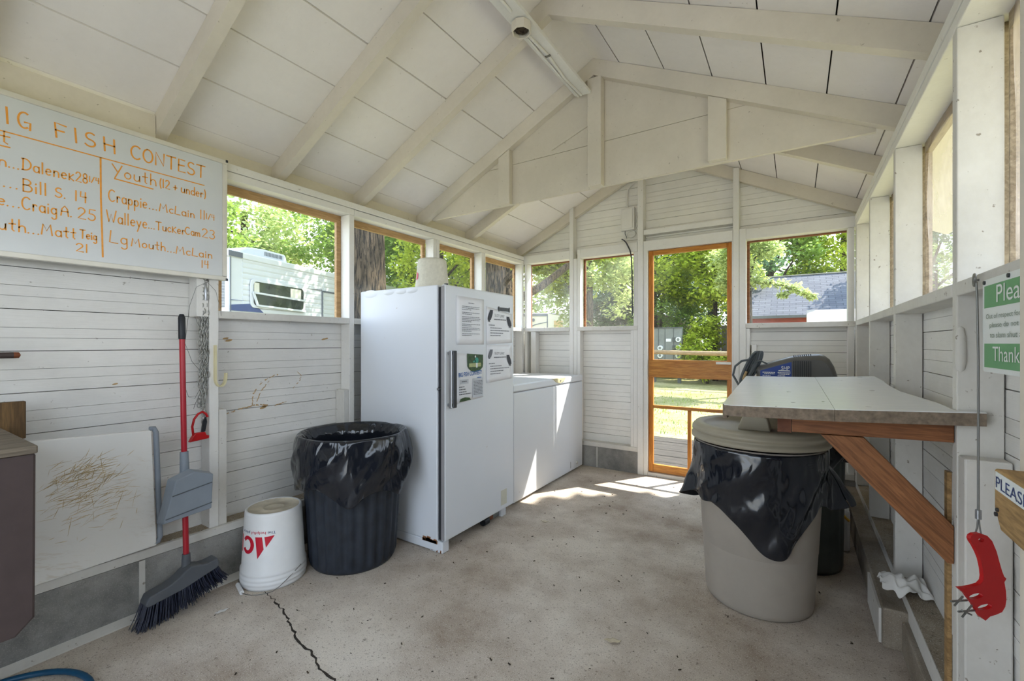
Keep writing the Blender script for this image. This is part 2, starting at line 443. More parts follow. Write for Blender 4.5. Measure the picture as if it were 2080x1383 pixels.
class B:
    def __init__(s):
        s.v = []
        s.f = []
        s.mi = []
        s.m = 0
        s.sm = []
        s.smooth = False
    def _add(s, vs, fs, smooth=None):
        o = len(s.v)
        s.v += [tuple(p) for p in vs]
        for f in fs:
            s.f.append(tuple(i + o for i in f))
            s.mi.append(s.m)
            s.sm.append(s.smooth if smooth is None else smooth)
        return s
    def hexa(s, p):
        return s._add(p, [(0, 3, 2, 1), (4, 5, 6, 7), (0, 1, 5, 4), (1, 2, 6, 5), (2, 3, 7, 6), (3, 0, 4, 7)], False)
    def box(s, x0, x1, y0, y1, z0, z1):
        x0, x1 = min(x0, x1), max(x0, x1)
        y0, y1 = min(y0, y1), max(y0, y1)
        z0, z1 = min(z0, z1), max(z0, z1)
        return s.hexa([(x0, y0, z0), (x1, y0, z0), (x1, y1, z0), (x0, y1, z0), (x0, y0, z1), (x1, y0, z1), (x1, y1, z1), (x0, y1, z1)])
    def bar(s, a, b, w, h, up=(0, 0, 1)):
        """square bar from a to b; w across, h along up"""
        a, b = Vector(a), Vector(b)
        d = (b - a).normalized()
        u = Vector(up)
        r = d.cross(u).normalized()
        u = r.cross(d).normalized()
        r *= w / 2
        u *= h / 2
        return s.hexa([a - r - u, a + r - u, b + r - u, b - r - u, a - r + u, a + r + u, b + r + u, b - r + u])
    def prism(s, poly, f0, f1):
        """poly: 2-D points; f0, f1 map (a, b) to the two 3-D ends"""
        n = len(poly)
        vs = [f0(*p) for p in poly] + [f1(*p) for p in poly]
        fs = [tuple(range(n))[::-1], tuple(range(n, 2 * n))]
        fs += [(i, (i + 1) % n, n + (i + 1) % n, n + i) for i in range(n)]
        return s._add(vs, fs, False)
    def tube(s, pts, r, n=8, caps=True):
        pts = [Vector(p) for p in pts]
        rs = r if isinstance(r, (list, tuple)) else [r] * len(pts)
        vs, fs = [], []
        prev = None
        for i, p in enumerate(pts):
            d = (pts[min(i + 1, len(pts) - 1)] - pts[max(i - 1, 0)])
            if d.length < 1e-9:
                d = Vector((0, 0, 1))
            d.normalize()
            if prev is None:
                ref = Vector((0, 0, 1)) if abs(d.z) < 0.9 else Vector((1, 0, 0))
                u = d.cross(ref).normalized()
            else:
                u = prev - d * prev.dot(d)
                u = u.normalized() if u.length > 1e-6 else d.orthogonal().normalized()
            prev = u
            w = d.cross(u)
            for k in range(n):
                a = 2 * pi * k / n
                vs.append(p + (u * cos(a) + w * sin(a)) * rs[i])
        for i in range(len(pts) - 1):
            for k in range(n):
                k2 = (k + 1) % n
                fs.append((i * n + k, i * n + k2, (i + 1) * n + k2, (i + 1) * n + k))
        s._add(vs, fs, n > 5)
        if caps:
            s._add(vs[:n], [tuple(range(n))[::-1]], False)
            s._add(vs[-n:], [tuple(range(n))], False)
        return s
    def lathe(s, prof, c=(0, 0, 0), n=40, fr=None, smooth=True, tilt=None):
        """prof: (r, z) list; fr(angle, r, z) may return a changed (r, z)"""
        vs, fs = [], []
        for (r, z) in prof:
            for k in range(n):
                a = 2 * pi * k / n
                rr, zz = fr(a, r, z) if fr else (r, z)
                vs.append((c[0] + rr * cos(a), c[1] + rr * sin(a), c[2] + zz))
        for i in range(len(prof) - 1):
            for k in range(n):
                k2 = (k + 1) % n
                fs.append((i * n + k, i * n + k2, (i + 1) * n + k2, (i + 1) * n + k))
        s._add(vs, fs, smooth)
        for i, rev in ((0, True), (len(prof) - 1, False)):
            if prof[i][0] < 0.0015:
                pass
        return s
    def disc(s, c, r, n=24, normal=(0, 0, 1), rz=None):
        nrm = Vector(normal).normalized()
        u = nrm.orthogonal().normalized()
        w = nrm.cross(u)
        vs = [Vector(c) + u * r * cos(2 * pi * k / n) + w * r * sin(2 * pi * k / n) for k in range(n)]
        return s._add(vs, [tuple(range(n))], False)
    def grid(s, fn, nu, nv, smooth=True):
        vs = [fn(i / nu, j / nv) for j in range(nv + 1) for i in range(nu + 1)]
        fs = [(j * (nu + 1) + i, j * (nu + 1) + i + 1, (j + 1) * (nu + 1) + i + 1, (j + 1) * (nu + 1) + i) for j in range(nv) for i in range(nu)]
        return s._add(vs, fs, smooth)
    def build(s, name, mat, parent=None, bevel=0.0, solid=0.0, subsurf=0):
        me = bpy.data.meshes.new(name)
        off = OFF.get(parent) if parent else None
        vs = s.v if not off or off.length == 0 else [(x - off.x, y - off.y, z - off.z) for x, y, z in s.v]
        me.from_pydata(vs, [], s.f)
        mats = mat if isinstance(mat, (list, tuple)) else [mat]
        for m in mats:
            me.materials.append(m)
        me.polygons.foreach_set('material_index', s.mi)
        me.polygons.foreach_set('use_smooth', s.sm)
        me.update()
        o = bpy.data.objects.new(name, me)
        COL.objects.link(o)
        if parent:
            o.parent = parent
            OFF[o] = off
        else:
            OFF[o] = Vector((0, 0, 0))
        if solid:
            md = o.modifiers.new('thickness', 'SOLIDIFY')
            md.thickness = solid
            md.offset = 0
        if subsurf:
            md = o.modifiers.new('smooth', 'SUBSURF')
            md.levels = md.render_levels = subsurf
        if bevel:
            md = o.modifiers.new('bevel', 'BEVEL')
            md.width = bevel
            md.segments = 2
            md.limit_method = 'ANGLE'
            md.angle_limit = radians(50)
        return o

def lerp(a, b, t):
    return a + (b - a) * t

def text_mesh(body, size, bold=0.0):
    """letters as flat triangles, (x, y) in the plane, left aligned, baseline at 0"""
    cu = bpy.data.curves.new('letters', 'FONT')
    cu.body = body
    cu.size = size
    cu.offset = bold
    o = bpy.data.objects.new('letters', cu)
    COL.objects.link(o)
    dg = bpy.context.evaluated_depsgraph_get()
    dg.update()
    me = bpy.data.meshes.new_from_object(o.evaluated_get(dg))
    vs = [(v.co.x, v.co.y) for v in me.vertices]
    fs = [tuple(p.vertices) for p in me.polygons]
    bpy.data.objects.remove(o)
    bpy.data.curves.remove(cu)
    bpy.data.meshes.remove(me)
    return vs, fs

def put_text(b, body, width, height, fn, bold=0.0):
    """fit text into width x height and place it with fn(a, b) -> 3-D point"""
    vs, fs = text_mesh(body, 1.0, bold)
    if not vs:
        return
    x0, x1 = min(v[0] for v in vs), max(v[0] for v in vs)
    y0, y1 = min(v[1] for v in vs), max(v[1] for v in vs)
    sx = width / (x1 - x0)
    sy = height / (y1 - y0)
    b._add([fn((x - x0) * sx, (y - y0) * sy) for x, y in vs], fs, False)

# ------------------------------------------------------------------ the shed: floor, walls, roof
XL, XR, YF = -2.44, 0.36, 4.04          # inner faces of the studs
SL, SR, SF = -2.53, 0.452, 4.13         # inner faces of the siding
YB = -0.7                               # line of the added front wall, left open in the middle
RNG = random.Random(11)

fl = B()
fl.box(-2.55, 0.62, YB, 4.2, -0.12, 0.0)
floor = tag(fl.build('floor', M['floor']), kind='structure')
# the crack that runs across the slab: a thin dark strip laid on its surface
cr = B()
cpts = [(-2.20, 1.165), (-2.13, 1.15), (-2.06, 1.145), (-2.01, 1.135), (-1.985, 1.125), (-1.93, 1.12), (-1.86, 1.095), (-1.80, 1.075),
        (-1.735, 1.055), (-1.66, 1.03), (-1.60, 1.03), (-1.535, 1.012), (-1.46, 0.99), (-1.385, 0.986), (-1.30, 0.95), (-1.2, 0.93), (-1.1, 0.9), (-0.9, 0.83)]
dense = []
for i in range(len(cpts) - 1):
    for k in range(4):
        t = k / 4
        dense.append((lerp(cpts[i][0], cpts[i + 1][0], t) + RNG.uniform(-.004, .004), lerp(cpts[i][1], cpts[i + 1][1], t) + RNG.uniform(-.006, .006)))
ws = [RNG.uniform(0.0022, 0.0055) * (0.6 if i < 10 else 1.0) for i in range(len(dense))]
vs = []
for (x, y), w in zip(dense, ws):
    vs += [(x, y - w, 0.0008), (x, y + w, 0.0008)]
cr._add(vs, [(2 * i, 2 * i + 2, 2 * i + 3, 2 * i + 1) for i in range(len(dense) - 1)])
cr.build('crack', M['crack'], floor)

def siding(b, along, a0, a1, z0, z1, plane, thick, holes=(), first=0.0):
    """beaded boards: strips of three heights that repeat, thin open joints between them"""
    z = z0
    k = 0
    hs = [0.072, 0.050, 0.041]
    while z < z1 - 0.004:
        h = hs[k % 3]
        top = min(z + h, z1)
        gap = (0.0030, 0.0012, 0.0014)[k % 3]
        segs = [(a0, a1)]
        for (h0, h1, hz0, hz1) in holes:
            if z + 0.001 < hz1 and top - 0.001 > hz0:
                segs = [q for (s0, s1) in segs for q in ((s0, min(s1, h0)), (max(s0, h1), s1)) if q[1] - q[0] > 0.004]
        for (s0, s1) in segs:
            dx = RNG.uniform(-0.0012, 0.0012)
            if along == 'y':
                b.box(plane + dx, plane + thick + dx, s0, s1, z, top - gap)
            else:
                b.box(s0, s1, plane + dx, plane + thick + dx, z, top - gap)
        z += h
        k += 1

# ---- left wall
wl_ = struct('wall_left')
b = B()
b.box(-2.62, -2.43, YB, 4.2, 0.0, 0.243)
b.build('footing', M['block'], wl_)
b = B()
for y in (-0.05, 0.765, 1.58, 2.4, 3.2):
    b.box(-2.4295, -2.428, y - 0.011, y + 0.011, 0.004, 0.240)
b.hexa([(-2.4295, YB, .0005), (-2.385, YB, .0005), (-2.395, 4.0, .0005), (-2.4295, 4.0, .0005), (-2.4295, YB, .022), (-2.390, YB, .004), (-2.40, 4.0, .004), (-2.4295, 4.0, .018)])
b.build('mortar_joint', M['worn'], wl_)
b = B()
b.box(-2.56, -2.425, YB, 4.13, 0.245, 0.284)
b.build('bottom_plate', M['worn'], wl_, bevel=0.004)
b = B()
b.box(-2.525, -2.445, YB, 4.03, 0.2845, 0.287)
b.build('ledge_dirt', M['dirtledge'], wl_)
b = B()
siding(b, 'y', 1.05, 4.13, 0.284, 1.335, SL, -0.014)
siding(b, 'y', YB, 1.05, 0.284, 2.10, SL, -0.014)
b.build('siding', M['siding_y'], wl_)
b = B()
def ribbon(pts, w):
    for k in range(len(pts) - 1):
        if RNG.random() < .22:
            continue
        (y0, z0), (y1, z1) = pts[k], pts[k + 1]
        L = sqrt((y1 - y0) ** 2 + (z1 - z0) ** 2)
        q = w * RNG.uniform(.5, 1.3)
        ny, nz = -(z1 - z0) / L * q, (y1 - y0) / L * q
        b._add([(-2.5278, y0 - ny, z0 - nz), (-2.5278, y1 - ny, z1 - nz), (-2.5278, y1 + ny, z1 + nz), (-2.5278, y0 + ny, z0 + nz)], [(0, 1, 2, 3)])
def curve(ps, n=14):
    o = []
    for k in range(len(ps) - 1):
        for q in range(n // (len(ps) - 1) + 1):
            t = q / (n // (len(ps) - 1) + 1)
            o.append((lerp(ps[k][0], ps[k + 1][0], t) + RNG.uniform(-.003, .003), lerp(ps[k][1], ps[k + 1][1], t) + RNG.uniform(-.003, .003)))
    return o + [ps[-1]]
ribbon(curve([(1.15, .826), (1.22, .845), (1.30, .856), (1.36, .852)], 24), .0030)
ribbon(curve([(1.285, .862), (1.29, .92), (1.32, .965), (1.37, 1.0), (1.43, 1.02)], 26), .0026)
ribbon(curve([(1.31, .875), (1.33, .93), (1.38, .985)], 18), .0024)
ribbon(curve([(1.545, 1.03), (1.575, 1.005), (1.56, .97), (1.52, .93)], 20), .0018)
ribbon(curve([(1.41, .84), (1.46, .853), (1.48, .857)], 8), .0022)
for (y, z, r) in ((1.345, .838, .013), (1.355, .846, .012), (1.15, 1.225, .010), (1.165, 1.215, .012), (1.725, 1.225, .011), (1.745, 1.23, .008), (0.70, 1.02, .007), (1.06, 1.0, .004)):
    b._add([(-2.5276, y + r * 1.5 * cos(a), z + r * .6 * sin(a + .5)) for a in [2 * pi * k / 10 for k in range(10)]], [tuple(range(10))])
b.build('stain', M['knot'], wl_)['kind'] = 'stuff'
b = B()
b.box(-2.560, -2.547, 1.05, 4.14, 0.27, 1.33)
b.box(-2.560, -2.547, YB, 1.05, 0.27, 2.12)
b.build('sheathing', M['gap'], wl_)
for (y0, y1, z0, z1, m) in ((1.036, 1.078, 0.284, 2.037, 'white'), (1.851, 1.889, 0.284, 2.037, 'white'), (2.642, 2.678, 0.284, 2.037, 'white'), (2.680, 2.716, 0.284, 2.037, 'white'),
                            (3.288, 3.326, 0.284, 2.037, 'white'), (3.328, 3.350, 0.284, 2.037, 'white'), (4.0, 4.04, 0.284, 2.037, 'white'),
                            ):
    b = B()
    b.box(XL, SL + 0.003 if m else SL, y0, y1, z0, z1)
    b.build('stud', M[m], wl_, bevel=0.003)
for (y0, y1, z1) in ((1.079, 1.118, 0.865), (1.813, 1.850, 0.90)):
    b = B()
    b.box(XL - 0.004, SL + 0.003, y0, y1, 0.284, z1)
    b.build('short_stud', M['worn'], wl_, bevel=0.003)
b = B()
b.box(XL - 0.003, SL + 0.003, 0.982, 1.034, 1.330, 2.037)
b.build('blocking', M['white'], wl_, bevel=0.003)
for (y0, y1) in ((1.079, 1.850), (1.890, 2.641), (2.717, 3.287), (3.351, 3.999)):
    b = B()
    b.box(XL + 0.002, -2.56, y0, y1, 1.325, 1.363)
    b.build('sill', M['worn'], wl_, bevel=0.003)
b = B()
b.box(XL, SL - 0.01, YB, 1.888, 2.038, 2.078)
b.box(XL - 0.003, SL - 0.01, 1.890, 4.06, 2.038, 2.077)
b.build('header', M['white'], wl_, bevel=0.003)
b = B()
b.box(XL, SL - 0.01, YB, 4.10, 2.0805, 2.12)
b.build('top_plate', M['white'], wl_, bevel=0.003)
b = B()
b.box(-2.466, -2.486, YB, 0.826, 2.12, 2.240)
b.build('frieze_board', M['rafter'], wl_)
b = B()
b.box(-2.555, -2.57, 0.84, 4.1, 2.02, 2.24)
b.build('eave_board', M['rafter'], wl_)

def window(n, side, a0, a1, z0, z1, trim, film_m, plane, t=0.045, wav=0.0):
    """a wall opening: thin frame boards round it and the film or screen stretched on them"""
    w = struct('window_%d' % n)
    b = B()
    d0, d1 = (plane, plane - 0.022) if side == 'l' else (plane, plane + 0.022)
    sw = t * .7 if side == 'l' else .009
    for (u0, u1, q0, q1) in ((a0, a1, z1 - t, z1), (a0, a0 + sw, z0, z1 - t), (a1 - sw, a1, z0, z1 - t)):
        if side in 'lr':
            b.box(d0, d1, u0, u1, q0, q1)
        else:
            b.box(u0, u1, d0, d1, q0, q1)
    b.build('frame', trim, w)
    b = B()
    pl = (d0 + d1) / 2
    def fn(i, j):
        a = lerp(a0 + 0.004, a1 - 0.004, i)
        z = lerp(z0, z1 - 0.004, j)
        o = wav * (sin(a * 7 + z * 5) * 0.6 + sin(z * 11 + a * 3) * 0.5 + 1.0) * sin(pi * i) ** 0.5 if wav and 0 < i < 1 else 0
        return (pl - o, a, z) if side in 'lr' else (a, pl - o, z)
    n_ = 24 if wav else 1
    b.grid(fn, n_, n_)
    b.build('pane', film_m, w)
    return w
window(1, 'l', 1.10, 1.852, 1.363, 2.037, M['trimwood'], M['clearfilm'], SL)
window(2, 'l', 1.889, 2.642, 1.363, 2.037, M['trimwood'], M['clearfilm'], SL)
window(3, 'l', 2.716, 3.288, 1.363, 2.037, M['trimwood'], M['clearfilm'], SL)
window(4, 'l', 3.350, 4.02, 1.363, 2.037, M['trimwood'], M['clearfilm'], SL)

# ---- right wall
wr_ = struct('wall_right')
b = B()
b.box(0.288, 0.62, 2.262, 4.2, 0.0, 0.157)
b.box(0.345, 0.62, YB, 2.262, 0.0, 0.125)
b.build('footing', M['block_r'], wr_, bevel=0.006)
b = B()
b.box(0.3675, 0.60, YB, 4.10, 0.158, 0.196)
b.build('bottom_plate', M['dirtledge'], wr_, bevel=0.004)
b = B()
b.box(0.3645, 0.367, YB, 4.10, 0.126, 0.196)
b.build('plate_edge', M['worn'], wr_)
b = B()
b.box(0.2875, 0.279, 2.29, 2.62, 0.002, 0.140)
b.build('edge_board', M['worn'], wr_)
b = B()
siding(b, 'y', 1.08, 4.13, 0.197, 1.335, SR + 0.014, -0.014)
b.build('siding', M['siding_y'], wr_)
b = B()
b.box(SR + 0.016, SR + 0.03, YB, 4.14, 0.17, 1.33)
b.build('sheathing', M['gap'], wr_)
for (y0, y1) in ((3.279, 3.318), (2.505, 2.545), (1.632, 1.672), (4.0, 4.04), (3.96, 3.998)):
    b = B()
    b.box(XR, SR - 0.003, y0, y1, 0.197, 2.04)
    b.build('stud', M['worn'], wr_, bevel=0.003)
b = B()
b.box(0.362, 0.448, 1.575, 1.6305, 0.197, 0.905)
b.build('short_stud', M['worn'], wr_, bevel=0.004)
b = B()
b.box(0.350, 0.3595, 1.6735, 1.70, 0.20, 0.845)
b.build('cleat', M['plywood'], wr_)
# bulge of old filler on the stud beside the sign
b = B()
b.lathe([(0.001, -0.062), (0.008, -0.056), (0.012, -0.03), (0.011, 0.03), (0.007, 0.055), (0.001, 0.06)], (0.367, 1.631, 1.185), 9)
b.build('paint_bulge', M['worn'], wr_)
for (y0, y1) in ((3.319, 3.959), (2.546, 3.278), (1.673, 2.504), (1.06, 1.631)):
    b = B()
    b.box(XR - 0.002, 0.50, y0, y1, 1.325, 1.362)
    b.build('sill', M['worn'], wr_, bevel=0.003)
b = B()
b.box(XR, SR + 0.02, YB, 4.06, 2.041, 2.079)
b.build('header', M['white'], wr_, bevel=0.003)
b = B()
b.box(XR - 0.002, SR + 0.02, YB, 4.10, 2.081, 2.12)
b.build('top_plate', M['white'], wr_, bevel=0.003)
b = B()
b.box(0.470, 0.485, YB, 4.1, 2.02, 2.24)
b.build('eave_board', M['rafter'], wr_)
# the post at the camera's right hand
b = B()
b.box(0.30, 0.44, 0.985, 1.033, 0.127, 2.04)
b.build('near_post', M['rafter'], wr_, bevel=0.003)
for n, (y0, y1) in enumerate(((3.318, 3.96), (2.545, 3.279), (1.672, 2.505), (1.04, 1.632))):
    window(5 + n, 'r', y0, y1, 1.362, 2.04, M['oldtrim'], M['pinkfilm'], SR + 0.004, wav=0.016)

# ---- far wall
wf_ = struct('wall_back')
b = B()
b.box(-2.43, -1.187, 4.05, 4.3, 0.0, 0.2)
b.box(-0.40, 0.40, 4.05, 4.3, 0.0, 0.2)
b.build('footing', M['block'], wf_)
b = B()
for x in (-1.62, -2.03):
    b.box(x - 0.005, x + 0.005, 4.0485, 4.0495, 0.004, 0.197)
b.build('mortar_joint', M['worn'], wf_)
b = B()
b.box(-2.43, -1.185, 4.043, 4.3, 0.201, 0.243)
b.box(-0.39, 0.36, 4.043, 4.3, 0.201, 0.243)
b.build('bottom_plate', M['worn'], wf_, bevel=0.004)
def gable_z(x):
    return 2.955 - 0.49 * abs(x + 1.05)
b = B()
siding(b, 'x', -2.53, -1.17, 0.243, 1.335, SF, 0.014)
siding(b, 'x', -0.43, 0.452, 0.243, 1.335, SF, 0.014)
# gable boards, cut to the slope of the roof
z, k = 2.10, 0
while z < 2.95:
    h = [0.072, 0.050, 0.041][k % 3]
    g = (0.0030, 0.0012, 0.0014)[k % 3]
    top = min(z + h, 2.953)
    xl0, xr0 = -1.05 - (2.955 - z) / 0.49, -1.05 + (2.955 - z) / 0.49
    xl1, xr1 = -1.05 - (2.955 - top) / 0.49, -1.05 + (2.955 - top) / 0.49
    xl0, xr0, xl1, xr1 = max(xl0, -2.56), min(xr0, 0.48), max(xl1, -2.56), min(xr1, 0.48)
    y = SF + RNG.uniform(-.001, .001)
    b.hexa([(xl0, y, z), (xr0, y, z), (xr0, y + .014, z), (xl0, y + .014, z), (xl1, y, top - g), (xr1, y, top - g), (xr1, y + .014, top - g), (xl1, y + .014, top - g)])
    z += h
    k += 1
b.build('siding', M['siding_x'], wf_)
b = B()
b.box(-2.56, -1.17, SF + 0.016, SF + 0.03, 0.2, 1.33)
b.box(-0.43, 0.48, SF + 0.016, SF + 0.03, 0.2, 1.33)
b.prism([(-2.56, 2.06), (0.48, 2.06), (0.48, gable_z(0.48)), (-1.05, 2.955), (-2.56, gable_z(-2.56))], lambda x, z: (x, SF + 0.03, z), lambda x, z: (x, SF + 0.016, z))
b.build('sheathing', M['gap'], wf_)
for (x0, x1, z0, z1, y0) in ((-1.909, -1.867, 0.243, 2.555, 4.040), (-1.8665, -1.828, 0.243, 2.04, 4.044), (-1.826, -1.794, 0.243, 2.125, 4.043),
                             (-1.223, -1.172, 0.0, 2.80, 4.038), (-1.262, -1.2245, 0.243, 2.04, 4.044),
                             (-1.1715, -1.134, 0.0, 2.045, 4.045), (-0.4455, -0.4365, 0.0, 2.045, 4.045),
                             (-0.436, -0.391, 0.0, 2.635, 4.038), (-0.390, -0.342, 0.0, 2.13, 4.041),
                             (-2.435, -2.40, 0.243, 2.04, 4.0415), (0.318, 0.358, 0.243, 2.04, 4.0415)):
    b = B()
    b.box(x0, x1, y0, SF - 0.002, z0, z1)
    b.build('stud', M['white'], wf_, bevel=0.003)
for (x0, x1, zt) in ((-1.291, -1.2625, 1.32), (-0.3415, -0.315, 1.32), (-0.302, -0.268, 1.19), (-2.36, -2.30, 1.32)):
    b = B()
    b.box(x0, x1, 4.047, SF - 0.002, 0.243, zt)
    b.build('short_stud', M['white'], wf_, bevel=0.003)
for (x0, x1, z1) in ((-2.44, -1.9095, 2.125), (-1.7935, -1.2265, 2.128), (-1.170, -0.4375, 2.128), (-0.341, 0.37, 2.125)):
    b = B()
    b.box(x0, x1, 4.041, SF + 0.02, 2.041, z1)
    b.build('header', M['white'], wf_, bevel=0.003)
for (x0, x1) in ((-2.44, -1.9095), (-1.8265, -1.2245), (-0.341, 0.37)):
    b = B()
    b.box(x0, x1, 4.036, SF + 0.03, 1.322, 1.361)
    b.build('sill', M['worn'], wf_, bevel=0.003)
b = B()
b.box(-1.170, -0.4375, 4.046, SF, 2.185, 2.232)
b.build('cross_board', M['white'], wf_, bevel=0.003)
def fwin(n, x0, x1, film_m):
    w = struct('window_%d' % n)
    b = B()
    for (u0, u1, q0, q1) in ((x0, x1, 2.028, 2.041), (x0, x0 + 0.02, 1.361, 2.028), (x1 - 0.02, x1, 1.361, 2.028)):
        b.box(u0, u1, SF + 0.0, SF + 0.02, q0, q1)
    b.build('frame', M['fir'], w)
    b = B()
    b.grid(lambda i, j: (lerp(x0, x1, i), SF + 0.010, lerp(1.361, 2.041, j)), 1, 1)
    b.build('pane', film_m, w)
fwin(9, -2.42, -1.909, M['dusty'])
fwin(10, -1.794, -1.262, M['dusty'])
fwin(11, -0.342, 0.345, M['clearfilm'])

# ---- unseen front wall, added to cut the light from behind the camera
wn_ = struct('wall_front')
b = B()
z, k = 2.05, 0
while z < 2.94:
    h = [0.072, 0.050, 0.041][k % 3]
    top = min(z + h, 2.95)
    q0, q1 = (2.955 - z) / 0.49, (2.955 - top) / 0.49
    b.hexa([(max(-1.05 - q0, -2.55), YB, z), (min(-1.05 + q0, .5), YB, z), (min(-1.05 + q0, .5), YB + .014, z), (max(-1.05 - q0, -2.55), YB + .014, z),
            (max(-1.05 - q1, -2.55), YB, top - .002), (min(-1.05 + q1, .5), YB, top - .002), (min(-1.05 + q1, .5), YB + .014, top - .002), (max(-1.05 - q1, -2.55), YB + .014, top - .002)])
    z += h
    k += 1
b.build('siding', M['siding_x'], wn_)
b = B(); b.box(-1.8, -.45, YB + .016, YB + .055, 1.96, 2.10)
b.build('header', M['white'], wn_)
b = B()
siding(b, 'x', -2.53, -1.80, 0.0, 2.05, YB, 0.014)
siding(b, 'x', -0.45, 0.55, 0.0, 2.05, YB, 0.014)
b.build('siding', M['siding_x'], wn_)

# ---- the screen door
dr = struct('door_1')
dy0, dy1 = 4.075, 4.108
def dbox(nm, x0, x1, z0, z1, m, y0=dy0, y1=dy1, bev=0.003):
    b = B()
    b.box(x0, x1, y0, y1, z0, z1)
    return b.build(nm, M[m], dr, bevel=bev)
dbox('stile', -1.132, -1.092, 0.035, 2.038, 'doorwood')
dbox('stile', -0.485, -0.447, 0.035, 2.038, 'doorwood')
dbox('top_rail', -1.0915, -0.4855, 1.998, 2.038, 'doorrail')
dbox('middle_rail', -1.132, -0.447, 0.893, 1.052, 'doorrail', dy0 - 0.006, dy1)
dbox('lower_rail', -1.0915, -0.4855, 0.612, 0.640, 'doorrail')
dbox('mullion', -0.797, -0.768, 0.105, 0.6115, 'doorwood')
dbox('bottom_rail', -1.0915, -0.4855, 0.035, 0.104, 'doorrail')
b = B()
b.grid(lambda i, j: (lerp(-1.095, -0.482, i), 4.096, lerp(0.10, 2.0, j)), 1, 1)
b.build('screen', M['screen'], dr)
b = B()
b.box(-0.568, -0.452, dy0 - 0.014, dy0 - 0.006, 1.022, 1.043)
b.build('latch_plate', M['alu'], dr, bevel=0.002)
b = B()
b.box(-1.165, -0.44, 4.05, 4.30, 0.001, 0.03)
tag(b.build('trim_1', M['worn']), kind='structure')

# ---- roof: planks, rafters, truss boards
ce = struct('ceiling')
offs = [0.02, 0.16, 0.422, 0.672, 0.922, 1.172, 1.422, 1.60]
for side in (-1, 1):
    b = B()
    offs[-1] = 1.60 if side < 0 else 1.98
    for i in range(len(offs) - 1):
        o0, o1 = offs[i] + 0.003, offs[i + 1] - 0.003
        if i == 0:
            o0 = 0.0
        x0, x1 = -1.05 + side * o0, -1.05 + side * o1
        z0, z1 = 2.955 - 0.49 * o0, 2.955 - 0.49 * o1
        j = RNG.uniform(0.0, 0.002)
        y0, y1 = YB - 0.3, 4.42
        p = [(x0, y0, z0 + j), (x1, y0, z1 + j), (x1, y1, z1 + j), (x0, y1, z0 + j)]
        if side < 0:
            p = [p[1], p[0], p[3], p[2]]
        b.hexa(p + [(x, y, z + 0.018) for x, y, z in p])
    b.build('roof_planks', M['ceil'], ce)
    b = B()
    x0, x1 = -1.05, -1.05 + side * offs[-1]
    z0, z1 = 2.980, 2.980 - 0.49 * offs[-1]
    y0, y1 = YB - 0.3, 4.42
    p = [(x0, y0, z0), (x1, y0, z1), (x1, y1, z1), (x0, y1, z0)]
    b.hexa(p + [(x, y, z + 0.02) for x, y, z in p])
    b.build('roof_cover', M['gap'], ce)
RAFT = [(-0.32, 1), (0.25, 1), (0.828, 1), (1.408, 1), (1.972, 1), (2.568, 1), (3.195, 1), (4.072, 0)]
for (y, full) in RAFT:
    for side in (-1, 1):
        if y < 1.5 and side > 0 and y > 0.9:
            pass
        b = B()
        w = 0.046
        end = 1.515
        st = 0.0 if side < 0 else 0.0
        P_ = []
        for yy in (y, y + w):
            P_.append([(-1.05, yy, 2.852), (-1.05 + side * end, yy, 2.852 - 0.49 * end), (-1.05 + side * end, yy, 2.954 - 0.49 * end), (-1.05, yy, 2.954)])
        a, c = P_
        if side > 0:
            b.hexa([a[0], a[1], c[1], c[0], a[3], a[2], c[2], c[3]])
        else:
            b.hexa([a[1], a[0], c[0], c[1], a[2], a[3], c[3], c[2]])
        b.build('rafter', M['rafter'], ce)
# truss of wide boards behind the fourth rafter pair, with short posts in front
def soff(x):
    return 2.852 - 0.49 * abs(x + 1.05)
ty = 2.616
b = B()
b.prism([(-2.42, 2.172), (0.31, 2.172), (0.31, 2.229), (-0.125, 2.447), (-1.975, 2.447), (-2.42, 2.229)], lambda x, z: (x, ty + 0.022, z), lambda x, z: (x, ty, z))
b.build('truss_board', M['rafter'], ce)
b = B()
b.prism([(-1.975, 2.450), (-0.125, 2.450), (-1.05, 2.900)], lambda x, z: (x, ty + 0.022, z), lambda x, z: (x, ty, z))
b.build('truss_board', M['rafter'], ce)
b = B()
b.prism([(-1.44, 2.58), (-1.36, 2.475), (-1.10, 2.57), (-1.10, 2.79), (-1.16, 2.78)], lambda x, z: (x, ty - 0.001, z), lambda x, z: (x, ty - 0.009, z))
b.build('truss_patch', M['rafter'], ce)
for (x0, x1, zb) in ((-1.765, -1.672, 2.168), (-1.086, -0.998, 2.166), (-0.400, -0.309, 2.178)):
    b = B()
    zt0, zt1 = min(soff(x0), 2.80) - 0.002, min(soff(x1), 2.80) - 0.002
    y0, y1 = 2.572, ty - 0.0015
    if x0 > -1.6 and x0 < -0.9:
        zt0 = zt1 = 2.83
        y0 = 2.556
    b.hexa([(x0, y0, zb), (x1, y0, zb), (x1, y1, zb), (x0, y1, zb), (x0, y0, zt0), (x1, y0, zt1), (x1, y1, zt1), (x0, y1, zt0)])
    b.build('truss_post', M['rafter'], ce, bevel=0.003)

